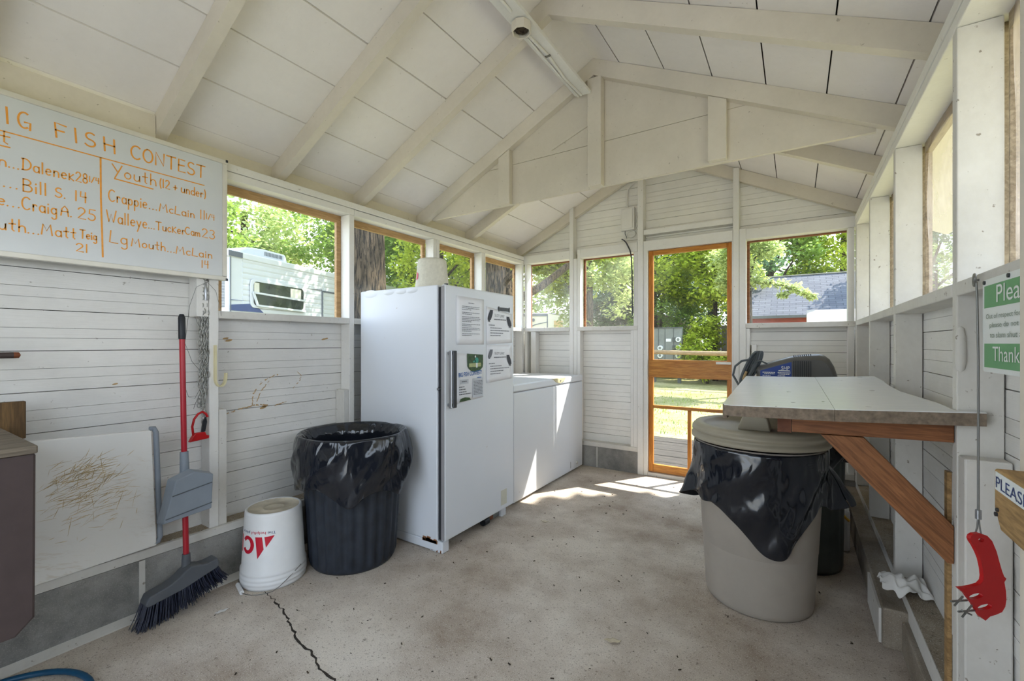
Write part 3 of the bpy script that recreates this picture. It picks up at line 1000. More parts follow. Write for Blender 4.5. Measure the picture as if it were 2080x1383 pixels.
# ------------------------------------------------------------------ upright freezer and the notices on it
fz = thing('upright_freezer', 'tall white upright freezer with notices taped on its door', 'freezer', (-2.05, 2.29, 0))
b = B(); b.box(-2.395, -1.727, 1.902, 2.620, 0.060, 1.535)
b.box(-2.395, -1.727, 1.902, 1.916, 0.006, 0.0595)
body = b.build('body', M['enamel'], fz, bevel=0.010)
b = B(); b.box(-1.7268, -1.694, 1.914, 2.610, 0.075, 1.522)
b.build('gasket', M['gasket'], fz)
b = B(); b.box(-1.6935, -1.665, 1.897, 2.620, 0.078, 1.533)
door = b.build('door', M['enamel'], fz, bevel=0.008)
b = B(); b.box(-1.692, -1.669, 1.8955, 1.8968, 0.085, 1.526)
b.build('door_edge', M['dooredge'], door)
b = B()
b.box(-1.6645, -1.628, 1.918, 1.942, 0.842, 0.858); b.box(-1.6645, -1.628, 1.918, 1.942, 1.136, 1.152)
b.box(-1.646, -1.627, 1.910, 1.918, 0.832, 1.160)
h = b.build('handle', M['chrome'], door, bevel=0.003)
b = B(); b.box(-1.6268, -1.616, 1.916, 1.945, 0.834, 1.158)
b.build('handle_grip', M['darkmetal'], h, bevel=0.004)
b = B(); b.tube([(-1.712, 1.913, 0.94), (-1.712, 1.889, 0.94)], 0.008, 10)
b.build('key_lock', M['chrome'], fz)
b = B(); b.tube([(-1.680, 1.925, 1.5335), (-1.680, 1.925, 1.540)], 0.012, 10)
b.build('hinge', M['darkmetal'], door)
b = B(); b.box(-1.6645, -1.661, 2.422, 2.562, 1.416, 1.439); b.box(-1.661, -1.659, 2.424, 2.433, 1.411, 1.444); b.box(-1.661, -1.659, 2.551, 2.56, 1.411, 1.444)
b.build('emblem_plate', M['darkmetal'], door)
for (x0, x1, y0, y1, m) in ((-1.790, -1.690, 1.905, 1.962, 'enamel'), (-2.38, -2.30, 1.91, 1.97, 'darkmetal'), (-2.38, -2.30, 2.55, 2.61, 'darkmetal'), (-1.80, -1.710, 2.535, 2.59, 'enamel')):
    b = B(); b.box(x0, x1, y0, y1, 0.0, 0.068 if m == 'enamel' else 0.044)
    b.build('foot', M[m], fz, bevel=0.006)
b = B()
for i in range(26):
    y = 1.902 + RNG.uniform(0, 0.05); x = -1.735 - abs(RNG.gauss(0, 0.08)); s = RNG.uniform(0.004, 0.014)
    b.box(max(x - s, -2.38), x + s, 1.9003, 1.9016, 0.05, 0.055 + s * RNG.uniform(0.6, 2.2))
for i in range(9):
    z = RNG.uniform(0.006, 0.045); x = RNG.uniform(-1.785, -1.70)
    b.box(x, x + RNG.uniform(.004, .012), 1.9033, 1.9045, z * .3, z)
b.build('rust_patch', M['rust'], body)
b = B(); b.box(-1.745, -1.730, 2.35, 2.53, 0.01, 0.06)
kp = b.build('kick_plate', M['meter'], fz)
b = B(); b.tube([(-1.722, 2.33, 0.030), (-1.722, 2.38, 0.030)], 0.024, 10)
b.build('relay', M['black'], kp)
b = B(); b.box(-1.7295, -1.726, 2.42, 2.455, 0.014, 0.04)
b.build('indicator', M['copper'], kp)
b = B(); b.box(-1.6648, -1.6642, 2.46, 2.53, 0.11, 0.21)
b.build('tape_residue', M['curtain'], door)
# dents catch the light along the top of the side
b = B()
for (x, w) in ((-2.30, .07), (-2.13, .05), (-2.02, .05), (-1.93, .05)):
    b.lathe([(0.0005, 0.004), (w * .5, 0.0032), (w, 0.0)], (0, 0, 0), 18)
    n = 18 * 3
    for i in range(len(b.v) - n, len(b.v)):
        px_, py_, pz_ = b.v[i]
        b.v[i] = (x + px_, 1.9018 - pz_, 1.515 + py_ * 0.35)
b.build('dent', M['enamel'], body)

NY = -0.061                       # notices shifted sideways, standing in for a scale about the camera
def sheet(name, label, y0, y1, zs, x=-1.6640, group=None):
    """a paper on the freezer door; zs = (bottom-left, bottom-right, top-right, top-left) heights"""
    o = thing(name, label, 'notice', (x, (y0 + y1) / 2, zs[0]), 0, group)
    b = B()
    n = 8
    y0 += NY
    y1 += NY
    def fn(i, j):
        y = lerp(y0, y1, i)
        zb, zt = lerp(zs[0], zs[1], i), lerp(zs[3], zs[2], i)
        return (x + 0.0012 + 0.0012 * sin(i * 9 + j * 4) * (1 if 0 < i < 1 else 0), y, lerp(zb, zt, j))
    b.grid(fn, n, n)
    b.build('sheet', M['paper'], o, solid=0.0008)
    return o
def lines(parent, rows, mat, name='printed_lines', x=-1.6600):
    """rows: (y0, y1, z, height): broken strokes too small to read"""
    b = B()
    for (y0, y1, z, h) in rows:
        y = y0
        while y < y1 - 0.003:
            w = RNG.uniform(0.006, 0.02)
            b.box(x, x + 0.0004, y + NY, min(y + w, y1) + NY, z, z + h)
            y += w + 0.003
    return b.build(name, M[mat], parent)
FX = -1.6600
def on_door(y0, z0, slope=0.0):
    return lambda a, c: (FX + 0.0006, y0 + NY + a, z0 + c + a * slope)

p = sheet('rules_notice', 'white typed page of small text, upper left on freezer door', 2.055, 2.325, (1.192, 1.192, 1.475, 1.478))
rows = []
for (zt, n) in ((1.418, 3), (1.382, 2), (1.356, 4), (1.312, 2), (1.290, 3), (1.255, 2)):
    for k in range(n):
        rows.append((2.105, 2.285 - (0.09 if k == n - 1 else RNG.uniform(0, .012)), zt - k * 0.0095, 0.0035))
lines(p, rows, 'ink')
lines(p, [(2.165, 2.225, 1.440, 0.004)], 'ink', 'heading')
def fish(parent, cy, cz, s, flip, mat='inkdark', curl=0.6):
    cy += NY
    b = B()
    pts = []
    for i in range(9):
        t = i / 8
        a = lerp(-1.2, 1.2, t) * curl * 1.4
        pts.append((sin(a) * s * flip * 0.5, lerp(-s, s, t), 0.03 + 0.30 * s * sin(pi * min(1, t * 1.15)) ** 0.8))
    up = [(cy + q[0] * 1.0 + q[2] * 0.55 * flip, cz + q[1]) for q in pts]
    dn = [(cy + q[0] * 1.0 - q[2] * 0.55 * flip, cz + q[1]) for q in pts]
    vs = [(FX + 0.0004, y, z) for y, z in up] + [(FX + 0.0004, y, z) for y, z in dn]
    b._add(vs, [(i, i + 1, 9 + i + 1, 9 + i) for i in range(8)])
    ty_, tz_ = (up[0][0] + dn[0][0]) / 2, cz - s
    b._add([(FX + .0004, ty_, tz_ + .006), (FX + .0004, ty_ - s * .5, tz_ - s * .28), (FX + .0004, ty_ + s * .4, tz_ - s * .34)], [(0, 1, 2)])
    return b.build('fish_drawing', M[mat], parent)
for (nm, zt, zb, lab) in (('slot_limit_notice', 1.437, 1.192, 'laminated fish size notice in the upper right corner of the freezer door'),
                          ('slot_limit_notice', 1.188, 0.945, 'laminated fish size notice below another one, lower right on freezer door')):
    p = sheet(nm, lab, 2.352, 2.655, (zb, zb + 0.012, zt - 0.036 if zt > 1.3 else zt, zt))
    b = B()
    put_text(b, 'SLOT LIMIT', 0.115, 0.017, on_door(2.44, zt - 0.062, -0.04))
    b.build('heading', M['ink'], p)
    lines(p, [(2.435, 2.575, zt - 0.084, 0.006)], 'ink', 'subheading')
    fish(p, 2.392, zt - 0.055, 0.033 if zt > 1.3 else 0.026, 1, 'inkdark' if zt > 1.3 else 'ink')
    fish(p, 2.612, zt - 0.088 if zt > 1.3 else zt - 0.10, 0.032, -1)
    lines(p, [(2.375, 2.44, zt - 0.122, 0.005)] + [(2.392, 2.392 + w, zt - 0.140 - k * 0.0165, 0.005) for k, w in enumerate((0.13, 0.22, 0.15, 0.12))], 'ink')
p = sheet('contest_flyer', 'coloured flyer with round photo and blue heading beside freezer handle', 2.058, 2.318, (0.845, 0.862, 1.128, 1.143))
b = B()
cx_, cz_ = 2.24, 1.112
pts = [(2.150, 1.138), (2.312, 1.128), (2.312, 1.045)]
for k in range(9):
    a = lerp(-0.30, -2.75, k / 8)
    pts.append((min(2.312, 2.235 + 0.088 * cos(a)), 1.085 + 0.062 * sin(a)))
b._add([(FX + .0005, y + NY, z) for y, z in pts], [tuple(range(len(pts)))])
ph = b.build('round_photo', M['photogreen'], p)
b = B()
b._add([(FX + .0008, 2.17 + NY + .12 * i, z) for i, z in ((0, 1.055), (1, 1.055), (1, 1.078), (0, 1.078))], [(0, 1, 2, 3)])
b.build('photo_lawn', M['sandprint'], ph)
b = B()
b.disc((FX + .0012, 2.245 + NY, 1.094), 0.019, 14, (1, 0, 0))
b._add([(FX + .0012, y + NY, z) for y, z in ((2.232, 1.100), (2.206, 1.088), (2.210, 1.082), (2.236, 1.085))], [(0, 1, 2, 3)])
b.build('photo_shirt', M['teal'], ph)
b = B()
b._add([(FX + .0013, y + NY, z) for y, z in ((2.236, 1.078), (2.256, 1.078), (2.254, 1.050), (2.238, 1.050))], [(0, 1, 2, 3)])
b.build('photo_shorts', M['signwhite'], ph)
b = B()
b.disc((FX + .0013, 2.232 + NY, 1.118), 0.007, 10, (1, 0, 0))
b.build('photo_face', M['signwhite'], ph)
b = B()
put_text(b, 'BIG FISH CONTEST!', 0.225, 0.026, on_door(2.073, 1.000, 0.03), 0.012)
b.build('heading', M['inkblue'], p)
b = B(); b.box(FX + .0002, FX + .0005, 2.205 + NY, 2.312 + NY, 0.868, 0.985)
b.build('grey_column', M['paleprint'], p)
lines(p, [(2.215, 2.305, 0.965 - 0.009 * k, 0.004) for k in range(10)], 'ink', 'column_text', FX + .0007)
b = B(); b.box(FX + .0002, FX + .0005, 2.085 + NY, 2.165 + NY, 0.958, 0.985)
b.build('grey_tag', M['paleprint'], p)
lines(p, [(2.10, 2.152, 0.969, 0.007)], 'ink', 'tag_text', FX + .0007)
lines(p, [(2.25, 2.295, 0.985, 0.006)], 'inkblue', 'tag_text', FX + .0007)
lines(p, [(2.078, 2.13, 0.939, .0045), (2.078, 2.14, 0.924, .0045), (2.078, 2.145, 0.909, .0045), (2.078, 2.19, 0.895, .005)], 'inkdark')
b = B()
b._add([(FX + .0005, y + NY, z) for y, z in ((2.078, 0.853), (2.19, 0.858), (2.175, 0.872), (2.13, 0.878), (2.09, 0.872))], [(0, 1, 2, 3, 4)])
b.build('fish_drawing', M['photogreen'], p)

# ------------------------------------------------------------------ chest freezer
cf = thing('chest_freezer', 'long low white chest freezer in the sunlight below the corner windows', 'freezer', (-2.08, 3.37, 0))
b = B(); b.box(-2.405, -1.745, 2.742, 3.990, 0.022, 0.832)
cb = b.build('body', M['enamel'], cf, bevel=0.008)
b = B(); b.box(-2.410, -1.743, 2.738, 3.994, 0.838, 0.893)
ld = b.build('lid', M['enamel'], cf, bevel=0.010)
b = B(); b.box(-2.40, -1.752, 2.75, 3.985, 0.832, 0.8385)
b.build('seal', M['dooredge'], cf)
b = B()
b.prism([(3.36, 0.896), (3.62, 0.896), (3.57, 0.862), (3.50, 0.846), (3.42, 0.862)], lambda y, z: (-1.760, y, z), lambda y, z: (-1.738, y, z))
lh = b.build('lid_handle', M['cream'], ld, bevel=0.004)
b = B(); b.tube([(-1.738, 3.50, 0.872), (-1.734, 3.50, 0.872)], 0.007, 10)
b.build('key_lock', M['chrome'], lh)
b = B(); b.tube([(-1.745, 3.85, 0.075), (-1.735, 3.85, 0.075)], 0.012, 12)
b.build('drain_plug', M['alu'], cf)
b = B(); b.box(-1.7448, -1.7435, 3.715, 3.722, 0.05, 0.11)
b.build('scratch', M['dooredge'], cb)
for x in (-2.36, -1.80):
    for y in (2.80, 3.93):
        b = B(); b.tube([(x, y, 0), (x, y, 0.024)], 0.02, 10)
        b.build('foot', M['darkmetal'], cf)

# small pail on the upright freezer
sp = thing('small_pail', 'old speckled white pail standing upside down on upright freezer', 'pail', (-1.95, 2.10, 1.540))
b = B()
b.lathe([(0.108, 0.0), (0.110, 0.002), (0.110, 0.010), (0.106, 0.012), (0.106, 0.030), (0.104, 0.034), (0.092, 0.165), (0.089, 0.182), (0.080, 0.190), (0.06, 0.186), (0.001, 0.186)], (-1.95, 2.10, 1.541), 36)
b.build('body', M['bucket_top'], sp)
b = B(); 
def pail_wrap(deg, z):
    r = lerp(0.1045, 0.0925, (z - 0.034) / 0.131) + 0.0012
    return (-1.95 + r * cos(radians(deg)), 2.10 + r * sin(radians(deg)), 1.541 + z)
b._add([pail_wrap(-118, .05), pail_wrap(-104, .06), pail_wrap(-104, .09), pail_wrap(-118, .105)], [(0, 1, 2, 3)])
b.build('label', M['redprint'], sp)

# ------------------------------------------------------------------ black bin with its liner
def liner(name, label, c, r_rim, z_rim, prof_out, hem, depth, seed, bulge=0.012, n=120, parent=None):
    """a bag turned down over a rim: inside wall, rolled rim, outside skirt with a ragged hem"""
    rg = random.Random(seed)
    ph = [(rg.randint(3, 8), rg.uniform(0, 6.3), rg.uniform(.3, 1)) for _ in range(4)] + [(rg.randint(9, 24), rg.uniform(0, 6.3), rg.uniform(.15, .5)) for _ in range(5)]
    def wob(a):
        return sum(w * sin(k * a + p) for k, p, w in ph) / 2.2
    b = B()
    ni, no = 8, 16
    def fn(i, j):
        a = 2 * pi * i
        q = j * (ni + no)
        if q < ni:                       # inside, from deep up to the rim
            t = q / ni
            z = lerp(z_rim - depth, z_rim, t)
            r = r_rim - 0.042 + 0.0045 * sin(24 * a + 3 * sin(3 * a)) * (1 - t * .4) - 0.014 * (1 - t)
            if t > 0.999:
                r = r_rim
                z = z_rim + 0.004 * wob(a)
        else:
            t = (q - ni) / no
            zh = hem(a)
            z = lerp(z_rim - 0.004, zh, t)
            r = prof_out(t, a) + bulge * wob(a + 0.9 * t) * min(1.0, t * 2.2) + 0.003 * sin(9 * a + 14 * t) + 0.011 * t * (abs(sin(6.5 * a + 1.1 * sin(2 * a) + t)) ** .6 - .6)
        return (c[0] + r * cos(a), c[1] + r * sin(a), z)
    b.grid(fn, n, ni + no)
    o = b.build(name, M['bag'], None, solid=0.0016, subsurf=1)
    return tag(o, label, 'bin liner')

bc = (-2.105, 1.625)
bk = thing('trash_can', 'round black ribbed trash can beside upright freezer', 'trash can', (bc[0], bc[1], 0))
def flute(a, r, z):
    k = cos(26 * a)
    f = 0.006 * (1 if k > 0.25 else (-1 if k < -0.25 else k * 4))
    return (r + (f if 0.03 < z < 0.62 and r > 0.2 else 0), z)
b = B()
b.lathe([(0.001, 0.012), (0.20, 0.012), (0.216, 0.0), (0.224, 0.012), (0.228, 0.04), (0.262, 0.60), (0.268, 0.62), (0.276, 0.64), (0.278, 0.70), (0.268, 0.70), (0.262, 0.64), (0.25, 0.60), (0.216, 0.04), (0.001, 0.03)], (bc[0], bc[1], 0), 208, flute)
b.build('body', M['bin_black'], bk)
def bh(a):
    d = math.degrees(a) % 360
    base = 0.425
    for (mid, wd, amt) in ((262, 22, 0.015), (285, 12, 0.035), (318, 14, -0.055), (345, 16, 0.005), (10, 10, -0.04), (60, 40, 0.02), (225, 20, -0.03)):
        q = min(abs(d - mid), 360 - abs(d - mid))
        base += amt * math.exp(-(q / wd) ** 2)
    return base
liner('bin_liner', 'shiny black liner turned down over the round black trash can', bc, 0.284, 0.722,
      lambda t, a: lerp(0.288, 0.300, min(1, t * 3)) + 0.012 * sin(pi * t) - 0.010 * max(0, t - .75) * 4 * .5, bh, 0.36, 5)

# upside-down white bucket with red print
bu = (-2.268, 1.262)
wb = thing('bucket', 'white bucket standing upside down with red print, beside black trash can', 'bucket', (bu[0], bu[1], 0))
b = B()
BP = [(0.140, 0.0), (0.149, 0.0), (0.151, 0.012), (0.149, 0.020), (0.1535, 0.024), (0.1535, 0.034), (0.149, 0.038), (0.1535, 0.044), (0.1535, 0.056), (0.148, 0.060), (0.152, 0.066), (0.152, 0.080), (0.1455, 0.084), (0.131, 0.350), (0.129, 0.362), (0.124, 0.365), (0.118, 0.361)]
b.lathe(BP, (bu[0], bu[1], 0.001), 56)
b.build('body', M['bucket'], wb)
b = B(); b.lathe([(0.1175, 0.3612), (0.116, 0.354), (0.05, 0.353), (0.048, 0.356), (0.044, 0.353), (0.001, 0.353)], (bu[0], bu[1], 0.001), 40)
b.build('bottom', M['bucket_dirt'], wb)
VIEW = math.degrees(atan2(-bu[1], -bu[0]))
def bw(deg, z, e=0.0010):
    a = radians(VIEW + deg)
    r = lerp(0.1455, 0.131, (z - 0.085) / 0.265) + e
    return (bu[0] + r * cos(a), bu[1] + r * sin(a), z)
b = B()
def wrap_poly(poly, n=6):
    for i in range(1, len(poly) - 1):
        a, c, d = poly[0], poly[i], poly[i + 1]
        vs, fs, idx = [], [], {}
        for u in range(n + 1):
            for v in range(n + 1 - u):
                w = n - u - v
                idx[(u, v)] = len(vs)
                vs.append(bw((a[0] * w + c[0] * u + d[0] * v) / n, (a[1] * w + c[1] * u + d[1] * v) / n))
        for u in range(n):
            for v in range(n - u):
                fs.append((idx[(u, v)], idx[(u + 1, v)], idx[(u, v + 1)]))
                if u + v < n - 1:
                    fs.append((idx[(u + 1, v)], idx[(u + 1, v + 1)], idx[(u, v + 1)]))
        b._add(vs, fs)
wrap_poly([(-36, 0.258), (-22, 0.258), (-18.5, 0.200), (-30, 0.155)])
wrap_poly([(-17.5, 0.258), (1.5, 0.262), (-14.5, 0.207)])
ring = []
for k in range(21):
    a = radians(lerp(212, 212 + 296, k / 20)) + 0
    a = radians(lerp(-148, 148, k / 20))
    ring.append((a,))
vs = []
for (a,) in ring:
    vs.append(bw(-54.5 + 16.5 * cos(a), 0.217 + 0.043 * sin(a)))
    vs.append(bw(-54.5 + 8.0 * cos(a), 0.217 + 0.026 * sin(a)))
b._add(vs, [(2 * i, 2 * i + 2, 2 * i + 3, 2 * i + 1) for i in range(20)])
for (z0, z1, d0) in ((0.175, 0.190, -92), (0.208, 0.222, -90), (0.244, 0.258, -92)):
    b._add([bw(-73, z0), bw(d0, z0), bw(d0, z1), bw(-73, z1)], [(0, 1, 2, 3)])
b._add([bw(-73, 0.175), bw(-78, 0.175), bw(-78, 0.258), bw(-73, 0.258)], [(0, 1, 2, 3)])
b.build('print', M['redprint'], wb)
b = B()
put_text(b, 'The', 0.036, 0.0135, lambda x, y: bw(3.5 - math.degrees(x / 0.138), 0.283 - y))
b.build('slogan', M['navy'], wb)
b = B()
put_text(b, 'helpful', 0.072, 0.017, lambda x, y: bw(-15 - math.degrees(x / 0.138), 0.287 - y))
b.build('slogan', M['redprint'], wb)
b = B()
put_text(b, 'place', 0.055, 0.017, lambda x, y: bw(-49 - math.degrees(x / 0.138), 0.287 - y))
b.build('slogan', M['navy'], wb)
b = B()
e1, e2 = bw(52, 0.074, 0.008), bw(-128, 0.074, 0.008)
arc = []
for k in range(17):
    t = k / 16
    s_ = sin(pi * t)
    x, y = lerp(e1[0], e2[0], t), lerp(e1[1], e2[1], t)
    arc.append((x + 0.075 * s_ + 0.03 * sin(2 * pi * t), y - 0.175 * s_, lerp(0.074, 0.010, min(1, s_ * 1.5)) if s_ < .67 else 0.010))
b.tube(arc, 0.0018, 6)
bl = b.build('bail_handle', M['steelwire'], wb)
b = B()
b.tube([Vector(arc[9]) + Vector((0, 0, .001)), Vector(arc[12]) + Vector((0, 0, .001))], 0.010, 10)
b.build('grip', M['bucket'], bl)

# ------------------------------------------------------------------ contest whiteboard
wbd = thing('whiteboard', 'long whiteboard with orange handwriting on the left wall', 'whiteboard', (-2.43, 0.45, 1.52))
BXF = -2.4175
b = B(); b.box(-2.437, BXF, -0.12, 1.095, 1.522, 2.112)
b.build('panel', M['board'], wbd)
b = B()
b.box(-2.438, -2.409, -0.13, 1.104, 2.098, 2.118); b.box(-2.438, -2.409, -0.13, 1.104, 1.514, 1.534)
b.box(-2.438, -2.409, 1.084, 1.104, 1.5345, 2.0975); b.box(-2.438, -2.409, -0.13, -0.112, 1.5345, 2.0975)
fr = b.build('frame', M['alu'], wbd, bevel=0.002)
b = B()
for z in (1.519, 2.113):
    b = B(); b.box(-2.4085, -2.4055, 1.096, 1.106, z - .006, z + .006)
    b.build('corner_clip', M['darkmetal'], fr)

S = {}
def arcs(cx, cy, rx, ry, a0, a1, n=9):
    return [(cx + rx * cos(radians(lerp(a0, a1, k / n))), cy + ry * sin(radians(lerp(a0, a1, k / n)))) for k in range(n + 1)]
S['A'] = (.7, [[(0, 0), (.1, .7), (.35, 1), (.6, .7), (.7, 0)], [(.08, .42), (.65, .45)]])
S['B'] = (.65, [[(.05, 0), (.05, 1)], [(.05, 1)] + arcs(.25, .77, .3, .23, 80, -90) , [(.05, .53)] + arcs(.28, .27, .36, .27, 80, -100) + [(.05, 0)]])
S['C'] = (.7, [arcs(.4, .5, .38, .5, 50, 310, 14)])
S['D'] = (.75, [[(.1, 0), (.12, 1)], [(0, .97)] + arcs(.2, .5, .55, .5, 85, -90, 12) + [(.02, .0)]])
S['E'] = (.6, [[(.55, .98), (.06, 1), (.04, 0), (.58, .02)], [(.05, .52), (.5, .54)]])
S['F'] = (.6, [[(.1, 0), (.02, 1), (.6, .93)], [(.06, .5), (.5, .5)]])
S['G'] = (.8, [arcs(.42, .5, .38, .5, 60, 300, 14), [(.45, .38), (.8, .4), (.78, -.05)]])
S['H'] = (.7, [[(.05, 1), (.1, 0)], [(.66, 1), (.7, -.03)], [(.08, .5), (.68, .5)]])
S['I'] = (.16, [[(.05, 1), (.12, 0)]])
S['L'] = (.6, [[(.1, 1), (.02, .02), (.6, .0)]])
S['M'] = (.9, [[(0, 0), (.12, .95), (.4, .35), (.7, .98), (.85, 0)]])
S['N'] = (.7, [[(.03, 0), (.05, 1), (.65, .05), (.68, 1)]])
S['O'] = (.7, [arcs(.35, .5, .35, .5, 100, 460, 16)])
S['S'] = (.6, [arcs(.32, .75, .27, .25, 45, 250, 9) + arcs(.28, .25, .3, .25, 80, -150, 9)])
S['T'] = (.7, [[(0, .98), (.7, 1)], [(.36, 1), (.34, 0)]])
S['W'] = (1.0, [[(0, 1), (.24, 0), (.48, .7), (.72, 0), (1, 1.05)]])
S['Y'] = (.7, [[(0, 1), (.36, .45)], [(.72, 1.02), (.2, -.15)]])
S['a'] = (.5, [arcs(.25, .27, .23, .27, 40, 330, 12), [(.47, .52), (.5, 0)]])
S['c'] = (.42, [arcs(.25, .27, .24, .27, 50, 310, 10)])
S['d'] = (.5, [arcs(.24, .27, .23, .27, 40, 330, 12), [(.48, 1), (.5, 0)]])
S['e'] = (.48, [[(.04, .28), (.45, .32)] + arcs(.25, .28, .22, .27, 15, 310, 12)])
S['g'] = (.5, [arcs(.25, .27, .22, .25, 40, 330, 12), [(.46, .5), (.48, -.2)] + arcs(.27, -.2, .22, .2, 0, -150, 8)])
S['h'] = (.5, [[(.05, 1), (.05, 0)], [(.05, .35)] + arcs(.27, .3, .2, .22, 150, 20, 6) + [(.48, 0)]])
S['i'] = (.12, [[(.06, .5), (.07, 0)], [(.06, .72), (.07, .78)]])
S['k'] = (.45, [[(.05, .6), (.05, 0)], [(.42, .58), (.06, .25), (.45, 0)]])
S['l'] = (.14, [[(.06, 1), (.07, 0)]])
S['m'] = (.75, [[(.04, .52), (.05, 0)], [(.05, .38)] + arcs(.2, .32, .15, .2, 150, 10, 5) + [(.36, 0)], [(.37, .38)] + arcs(.53, .32, .15, .2, 150, 10, 5) + [(.7, 0)]])
S['n'] = (.5, [[(.05, .52), (.05, 0)], [(.05, .35)] + arcs(.26, .3, .2, .22, 150, 15, 6) + [(.47, 0)]])
S['o'] = (.5, [arcs(.25, .27, .23, .27, 90, 450, 14)])
S['p'] = (.5, [[(.05, .52), (.04, -.4)], arcs(.25, .27, .22, .26, 160, -160, 12)])
S['r'] = (.38, [[(.05, .52), (.06, 0)], [(.06, .32)] + arcs(.22, .3, .16, .22, 150, 40, 5)])
S['t'] = (.4, [[(.2, .95), (.2, .1), (.32, 0)], [(0, .56), (.4, .58)]])
S['u'] = (.5, [[(.05, .52)] + arcs(.24, .2, .2, .2, 180, 340, 8) + [(.46, .52), (.48, 0)]])
S['y'] = (.5, [[(.02, .52), (.25, .05)], [(.48, .52), (.1, -.4)]])
S['K'] = (.55, [[(.05, .72), (.05, 0)], [(.5, .72), (.08, .33), (.55, 0)]])
S['1'] = (.14, [[(.07, 1), (.07, 0)]])
S['2'] = (.55, [arcs(.27, .74, .24, .26, 160, -30, 8) + [(.02, .03), (.56, .0)]])
S['3'] = (.55, [arcs(.25, .76, .24, .24, 140, -80, 8) + arcs(.25, .26, .27, .27, 80, -150, 9)])
S['4'] = (.5, [[(.08, 1), (.05, .5), (.48, .52)], [(.42, 1), (.42, -.02)]])
S['5'] = (.5, [[(.5, 1), (.1, .98), (.08, .58)] + arcs(.24, .3, .27, .3, 110, -150, 9)])
S['8'] = (.5, [arcs(.25, .75, .19, .24, 90, 450, 12), arcs(.25, .26, .23, .26, 90, 450, 12)])
S['.'] = (.1, [[(.03, .0), (.05, .04)]])
S['/'] = (.4, [[(0, -.05), (.4, 1)]])
S['+'] = (.5, [[(0, .35), (.45, .37)], [(.22, .1), (.24, .62)]])
S['('] = (.2, [arcs(.3, .45, .25, .65, 120, 240, 7)])
S[')'] = (.2, [arcs(-.1, .45, .25, .65, 60, -60, 7)])
ink = B()
def stroke(pts, w):
    """a flat pen line on the board, pts are (y, z)"""
    vs = []
    for i, p in enumerate(pts):
        a = pts[max(i - 1, 0)]; c = pts[min(i + 1, len(pts) - 1)]
        dx, dz = c[0] - a[0], c[1] - a[1]
        L = sqrt(dx * dx + dz * dz) or 1
        nx, nz = -dz / L * w / 2, dx / L * w / 2
        ex = (dx / L * w * .4, dz / L * w * .4)
        q = (p[0] - ex[0], p[1] - ex[1]) if i == 0 else ((p[0] + ex[0], p[1] + ex[1]) if i == len(pts) - 1 else p)
        vs += [(BXF + .0008, q[0] + nx, q[1] + nz), (BXF + .0008, q[0] - nx, q[1] - nz)]
    ink._add(vs, [(2 * i, 2 * i + 2, 2 * i + 3, 2 * i + 1) for i in range(len(pts) - 1)])
def write(s, y0, y1, z, h, w=0.0044, z1=None, gap=0.2):
    adv, x = [], 0
    for ch in s:
        if ch == ' ':
            adv.append(None); x += 0.35; continue
        adv.append(x); x += S[ch][0] + gap
    k = (y1 - y0) / max(x - gap, .01)
    for ch, a in zip(s, adv):
        if a is None: continue
        for ln in S[ch][1]:
            ln = [(y0 + (a + px_) * k, (z if z1 is None else lerp(z, z1, (a + px_) * k / (y1 - y0))) + pz_ * h) for px_, pz_ in ln]
            stroke(ln, w)
write('B', 0.300, 0.335, 2.002, 0.060, .006)
write('IG', 0.362, 0.424, 2.000, 0.058, .006, gap=.55)
write('FISH', 0.488, 0.668, 2.000, 0.055, .006, gap=.45)
write('CONTEST', 0.722, 1.006, 2.000, 0.057, .006)
stroke([(0.10, 1.972), (0.35, 1.968), (0.7, 1.966), (1.003, 1.965)], .0045)
stroke([(0.623, 1.966), (0.624, 1.80), (0.628, 1.65), (0.630, 1.558)], .0060)
write('t', 0.345, 0.372, 1.925, 0.045); stroke([(0.25, 1.912), (0.372, 1.914)], .005)
write('Youth', 0.66, 0.812, 1.905, 0.048); stroke([(0.668, 1.893), (0.80, 1.888)], .005)
write('(12 + under)', 0.825, 1.010, 1.905, 0.038, .0046)
write('n', 0.345, 0.364, 1.842, 0.040); write('...', 0.369, 0.395, 1.842, 0.03)
write('Dalenek', 0.402, 0.542, 1.845, 0.042)
write('28', 0.548, 0.583, 1.846, 0.038); write('1/4', 0.588, 0.618, 1.856, 0.022, .0036)
write('...', 0.356, 0.392, 1.768, 0.03)
write('Bill', 0.404, 0.466, 1.765, 0.046); write('S.', 0.490, 0.518, 1.768, 0.036); write('14', 0.546, 0.580, 1.768, 0.040)
write('e', 0.343, 0.360, 1.700, 0.040); write('...', 0.365, 0.397, 1.700, 0.03)
write('Craig', 0.402, 0.494, 1.698, 0.046); write('A.', 0.506, 0.536, 1.700, 0.038); write('25', 0.554, 0.606, 1.700, 0.044)
write('outh', 0.318, 0.412, 1.612, 0.044); write('...', 0.417, 0.447, 1.612, 0.03)
write('Matt', 0.453, 0.548, 1.615, 0.042); write('Teig', 0.561, 0.611, 1.622, 0.034); write('21', 0.549, 0.583, 1.567, 0.032)
write('Crappie', 0.648, 0.778, 1.795, 0.048); write('...', 0.786, 0.815, 1.797, 0.03)
write('McLain', 0.824, 0.962, 1.797, 0.036); write('11', 0.986, 1.006, 1.800, 0.042); write('1/4', 1.012, 1.048, 1.806, 0.026, .0036)
write('Walleye', 0.642, 0.778, 1.707, 0.048); write('...', 0.784, 0.806, 1.710, 0.03)
write('TucKer', 0.811, 0.922, 1.710, 0.036); write('Cam', 0.924, 0.986, 1.713, 0.034); write('23', 0.994, 1.050, 1.713, 0.042)
write('Lg', 0.651, 0.710, 1.622, 0.050); write('Mouth', 0.724, 0.846, 1.620, 0.036); write('...', 0.854, 0.882, 1.618, 0.03)
